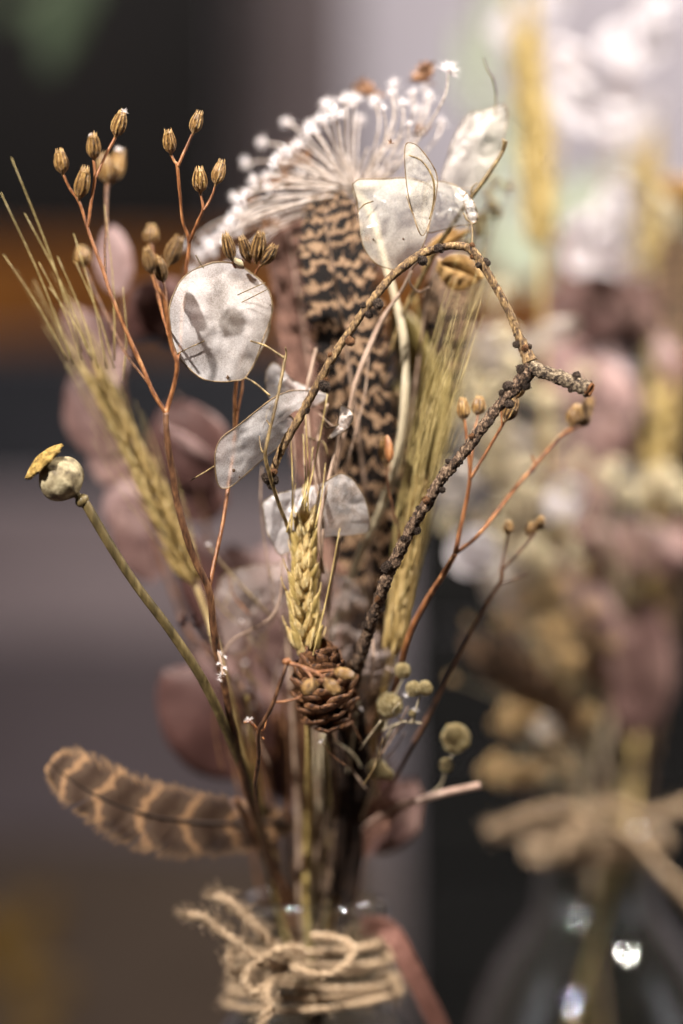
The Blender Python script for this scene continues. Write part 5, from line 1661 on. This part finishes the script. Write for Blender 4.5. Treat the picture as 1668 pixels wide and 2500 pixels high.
rear_leaves(t, [((1500, 1690), (1430, 1430), 150, .145, 'euc', .1), ((1545, 1800), (1580, 1450), 170, .14, 'euc', .1), ((1520, 1420), (1400, 1290), 150, .15, 'euc', .2), ((1560, 1420), (1490, 1270), 150, .15, 'euc', .2),
                ((1550, 1270), (1690, 1370), 50, .135, 'euc_pink', .3), ((1600, 1400), (1680, 1280), 120, .15, 'euc', .2), ((1420, 1330), (1350, 1230), 70, .14, 'euc', .1)])
t = rear('eucalyptus_branch', 'blurred branch of large pale dusty pink leaves in the middle of the rear bouquet', 'branch', [(1380, 700, .19, 5), (1400, 1000, .19, 6), (1440, 1400, .19, 7), (1470, 1800, .19, 8)], 1470, .010, 'olive', 8)
rear_leaves(t, [((1400, 1000), (1340, 760), 120, .18, 'euc_pink', .1), ((1420, 1100), (1500, 860), 140, .185, 'euc_pink', .1), ((1430, 1300), (1360, 1080), 140, .18, 'euc', .1), ((1450, 1500), (1400, 1300), 130, .17, 'euc_pink', .1), ((1650, 1000), (1600, 700), 120, .19, 'pale_stalk', .1), ((1640, 640), (1560, 420), 110, .2, 'pom_cream', .1)])
t = rear('eucalyptus_branch', 'blurred lilac pink leaves at the far right edge of the rear bouquet', 'branch', [(1630, 800, .15, 4), (1610, 1100, .155, 5), (1590, 1500, .16, 6), (1540, 1850, .175, 7)], 1520, .005, 'olive', 7)
rear_leaves(t, [((1640, 920), (1612, 810), 56, .14, 'euc_pink', .2), ((1620, 1000), (1680, 860), 90, .155, 'euc_red', .2), ((1610, 1150), (1560, 1010), 90, .155, 'euc_red', .2)])

DISC2 = [(-.9, -.5), (-.5, -.95), (.1, -1.05), (.7, -.8), (1, -.2), (.95, .4), (.5, .9), (-.1, 1.05), (-.7, .8), (-1, .2)]


def dpx(cx, cy, rx, ry, rot=0.0):
    c, s = math.cos(rot), math.sin(rot)
    return [(cx + x * rx * c - y * ry * s, cy + x * rx * s + y * ry * c) for x, y in DISC2]


M['paper_back'] = paper_mat('honesty_bright', '#f7f3f6', '#d5ccd2', 0.9, 0.35, 200, 0.4, 0.2, 0.3)
t = rear('honesty_sprig', 'blurred bright white honesty discs crowning the rear bouquet at top right', 'dried sprig', [(1530, 200, .17, 4), (1490, 400, .17, 5), (1470, 700, .17, 5), (1480, 1100, .17, 6), (1500, 1600, .175, 6)], 1450, .008, 'mauve_stalk')
for i, (a, b, rx, ry, y) in enumerate(((1600, 30, 50, 60, .19), (1570, 300, 40, 70, .19), (1330, 20, 40, 70, .2), (1545, 110, 65, 85, .16), (1440, 265, 62, 105, .15), (1455, 625, 72, 78, .145), (1420, 560, 40, 50, .15), (1500, 520, 50, 90, .17), (1250, 60, 50, 60, .17), (1370, 150, 50, 60, .18))):
    m, rim, _ = disc(dpx(a, b, rx, ry, i * .5), y, bulge=.003, seed=70 + i, wav=.002, tilt=(0, .010), rings=6, n=36)
    o = t.part('seed_disc', m, M['paper_back'])
    t.part('rim', rim, M['rim'], o)
    t.part('twiglet', stem([(a, b + ry, y, 2.5), ((a + 1480) / 2, b + ry + 60, .165, 3), (1480, b + ry + 150, .17, 3)], 6, 10), M['mauve_stalk'])
t = rear('honesty_sprig', 'blurred lilac white honesty discs low on the left of the rear bouquet', 'dried sprig', [(1180, 1250, .11, 4), (1230, 1500, .12, 4), (1330, 1750, .15, 5), (1400, 1900, .175, 5)], 1420, -.008, 'mauve_stalk')
for i, (a, b, rx, ry, y) in enumerate(((1155, 1345, 62, 60, .10), (1380, 1220, 50, 60, .11), (1110, 1180, 50, 60, .09), (1330, 820, 32, 90, .10), (1330, 1775, 30, 30, .11), (1215, 850, 50, 60, .12), (1250, 1100, 60, 60, .12), (1170, 1060, 50, 50, .13), (1240, 1420, 60, 70, .13), (1100, 800, 40, 60, .10))):
    m, rim, _ = disc(dpx(a, b, rx, ry, i * .4), y, bulge=.003, seed=80 + i, wav=.002, tilt=(.0, .006), rings=6, n=36)
    o = t.part('seed_disc', m, M['paper_back' if i in (0, 1) else 'paper_soft'])
    t.part('rim', rim, M['rim'], o)
    t.part('twiglet', stem([(a, b + ry * .9, y, 2.5), ((a + 1300) / 2, b + ry + 90, .125, 3), (1260, max(1560, b + ry + 150), .13, 3)], 6, 10), M['mauve_stalk'])

t = rear('oat_plume', 'blurred amber grass plume standing tall at the left of the rear bouquet', 'grass', [(1318, 560, .12, 6), (1325, 800, .12, 6), (1340, 1200, .13, 7), (1380, 1650, .155, 7)], 1430, .004, 'straw', 7)
ear(t, [(1318, 600, .12), (1312, 450, .12), (1300, 300, .12), (1290, 180, .12), (1285, 110, .12)], KERN_S, 100, 4, 18, .38, (60, 160), 'straw', 'straw', 2.5, seed=8, ks=1.3)
t = rear('wheat_ear', 'blurred tan wheat ear among the cream balls right of the rear stems', 'wheat', [(1600, 1180, .15, 5), (1590, 1500, .16, 6), (1560, 1800, .175, 6)], 1530, .01, 'straw', 6)
ear(t, [(1600, 1200, .15), (1600, 1120, .15), (1606, 1040, .15), (1610, 980, .15)], KERN_S, 80, 2, 10, .5, (40, 100), 'straw', 'straw', 2.2, seed=9)
t = rear('wheat_ear', 'blurred greenish wheat ear at the very right edge near the top', 'wheat', [(1600, 700, .19, 5), (1590, 1100, .18, 6), (1560, 1700, .18, 6)], 1540, -.01, 'straw', 6)
ear(t, [(1600, 800, .19), (1590, 640, .19), (1580, 500, .19), (1575, 380, .19)], KERN_S, 90, 2, 14, .4, (60, 140), 'straw', 'straw', 2.2, seed=10)

ff = Thing('pheasant_feather', 'blurred tan and brown barred feather slanting down into the rear bouquet', 'feather', P(1455, 2780, BY))
feather(ff, [(1480, 1950, .16, 7), (1400, 1780, .13, 7), (1310, 1690, .12, 6), (1220, 1620, .11, 5), (1130, 1560, .105, 3)], [10, 40, 60, 62, 40, 6], [10, 40, 55, 55, 38, 6], 'pheasant', 90, .9, 'bud', seed=20)
fe = Thing('pheasant_feather', 'blurred dark brown feather at the right edge of the photo', 'feather', P(1455, 2780, BY))
feather(fe, [(1560, 2000, .18, 7), (1620, 1500, .17, 7), (1660, 1100, .16, 6), (1670, 800, .155, 5), (1650, 540, .15, 3)], [10, 40, 60, 66, 70, 60, 6], [10, 40, 60, 66, 70, 60, 6], 'pheasant', 120, .9, 'bud', seed=21)
cl2 = rear('curled_leaf', 'blurred orange tipped dry leaf at the right edge above the dark feather', 'leaf', [(1690, 480, .14, 4), (1680, 900, .15, 4), (1620, 1500, .165, 5)], 1525, 0, 'thin', 5)
rear_leaves(cl2, [((1730, 500), (1610, 440), 70, .13, 'curl', .3), ((1720, 560), (1600, 500), 90, .14, 'pale_stalk', .4)])

# bunches of small balls and buds
BUNCH = [
    ('cream ball flowers clustered high between the twig hook and rear leaves', 'pom_cream', [(1170 + random.gauss(0, 55), 900 + random.gauss(0, 120), random.uniform(.08, .13), random.uniform(14, 26)) for _ in range(26)], (1230, 1250, .12)),
    ('beige ball flowers scattered behind the lower half of the hooked twig', 'pom_cream', [(1260 + random.gauss(0, 90), 1180 + random.gauss(0, 130), random.uniform(.09, .14), random.uniform(14, 30)) for _ in range(34)], (1330, 1500, .13)),
    ('tan ball flowers massed where the rear feather meets the stems', 'pom_tan', [(1330 + random.gauss(0, 80), 1560 + random.gauss(0, 130), random.uniform(.11, .15), random.uniform(9, 24)) for _ in range(52)], (1400, 1750, .15)),
    ('creamy gold balls in a row at the right below the pink leaf', 'pom_cream', [(1475, 1165, .12, 32), (1530, 1205, .12, 32), (1585, 1170, .13, 26), (1640, 1185, .12, 34), (1620, 1150, .13, 24), (1500, 1140, .13, 22), (1560, 1215, .13, 24), (1345, 980, .11, 26), (1300, 960, .12, 22), (1420, 1120, .12, 20), (1665, 1215, .12, 26)], (1540, 1500, .14)),
    ('pale tan balls resting just above the rear twine bow', 'pom_tan', [*[(random.uniform(1190, 1440), random.uniform(1740, 1900), random.uniform(.115, .14), random.uniform(14, 26)) for _ in range(20)]], (1410, 1930, .16)),
    ('lime cream balls hanging behind the slender straight twig', 'pom', [(1200, 500, .05, 15), (1215, 520, .052, 14), (1180, 530, .05, 16), (1192, 470, .05, 12), (1240, 455, .055, 12), (1170, 560, .05, 18), (1140, 590, .05, 14), (1210, 445, .055, 12), (1160, 540, .052, 14)], (1150, 800, .08)),
]
for lab, mt, balls, foot in BUNCH:
    g = rear('ball_flower_sprig', 'blurred ' + lab, 'dried flowers', [foot + (3,), ((foot[0] + 1440) / 2, (foot[1] + 1950) / 2, .155, 4)], 1440, random.uniform(-.01, .01), 'pale_stalk', 4)
    lib = {'pom_cream': POM_CREAM, 'pom_tan': POM_TAN, 'pom': POMS[0]}[mt]
    for (a, b, y, r) in balls:
        g.inst('flower_head', lib, P(a, b, y), rot_to((random.uniform(-1, 1), random.uniform(-1, 1), .5)), r * K(y))
        g.part('branch', stem([(a, b, y, 1.6), ((a + foot[0]) / 2 + random.uniform(-20, 20), (b + foot[1]) / 2, (y + foot[2]) / 2, 1.8), (foot[0], foot[1], foot[2], 2)], 5, 7), M['pale_stalk'])

# soft grey green foliage behind everything at the upper right
gf = Thing('green_spray', 'pale grey green leaf spray far behind the top of the rear bouquet', 'branch', P(1250, 2900, .34))
gf.part('stem', stem([(1250, 2800, .34, 8), (1220, 1500, .34, 8), (1190, 700, .34, 6), (1180, 0, .34, 5)], 7, 30), M['bark'])
pg_ = pmat('sage_leaf', ['#88907c', '#a1a894', '#b7bdab'], 40, 0.6, 0.2, 0.3, 0.3)
for i, (b, tp, w_) in enumerate((((1190, 300), (1130, 60), 90), ((1200, 500), (1240, 250), 110), ((1200, 150), (1230, -80), 100), ((1260, 700), (1400, 420), 130), ((1230, 680), (1180, 420), 110), ((1400, 560), (1540, 400), 100))):
    gf.part('leaf', leaf(b, tp, w_, (.34, .34), cup=.2, seed=i), pg_)
print('objects', len(bpy.data.objects), 'tris', sum(len(m.polygons) for m in bpy.data.meshes))
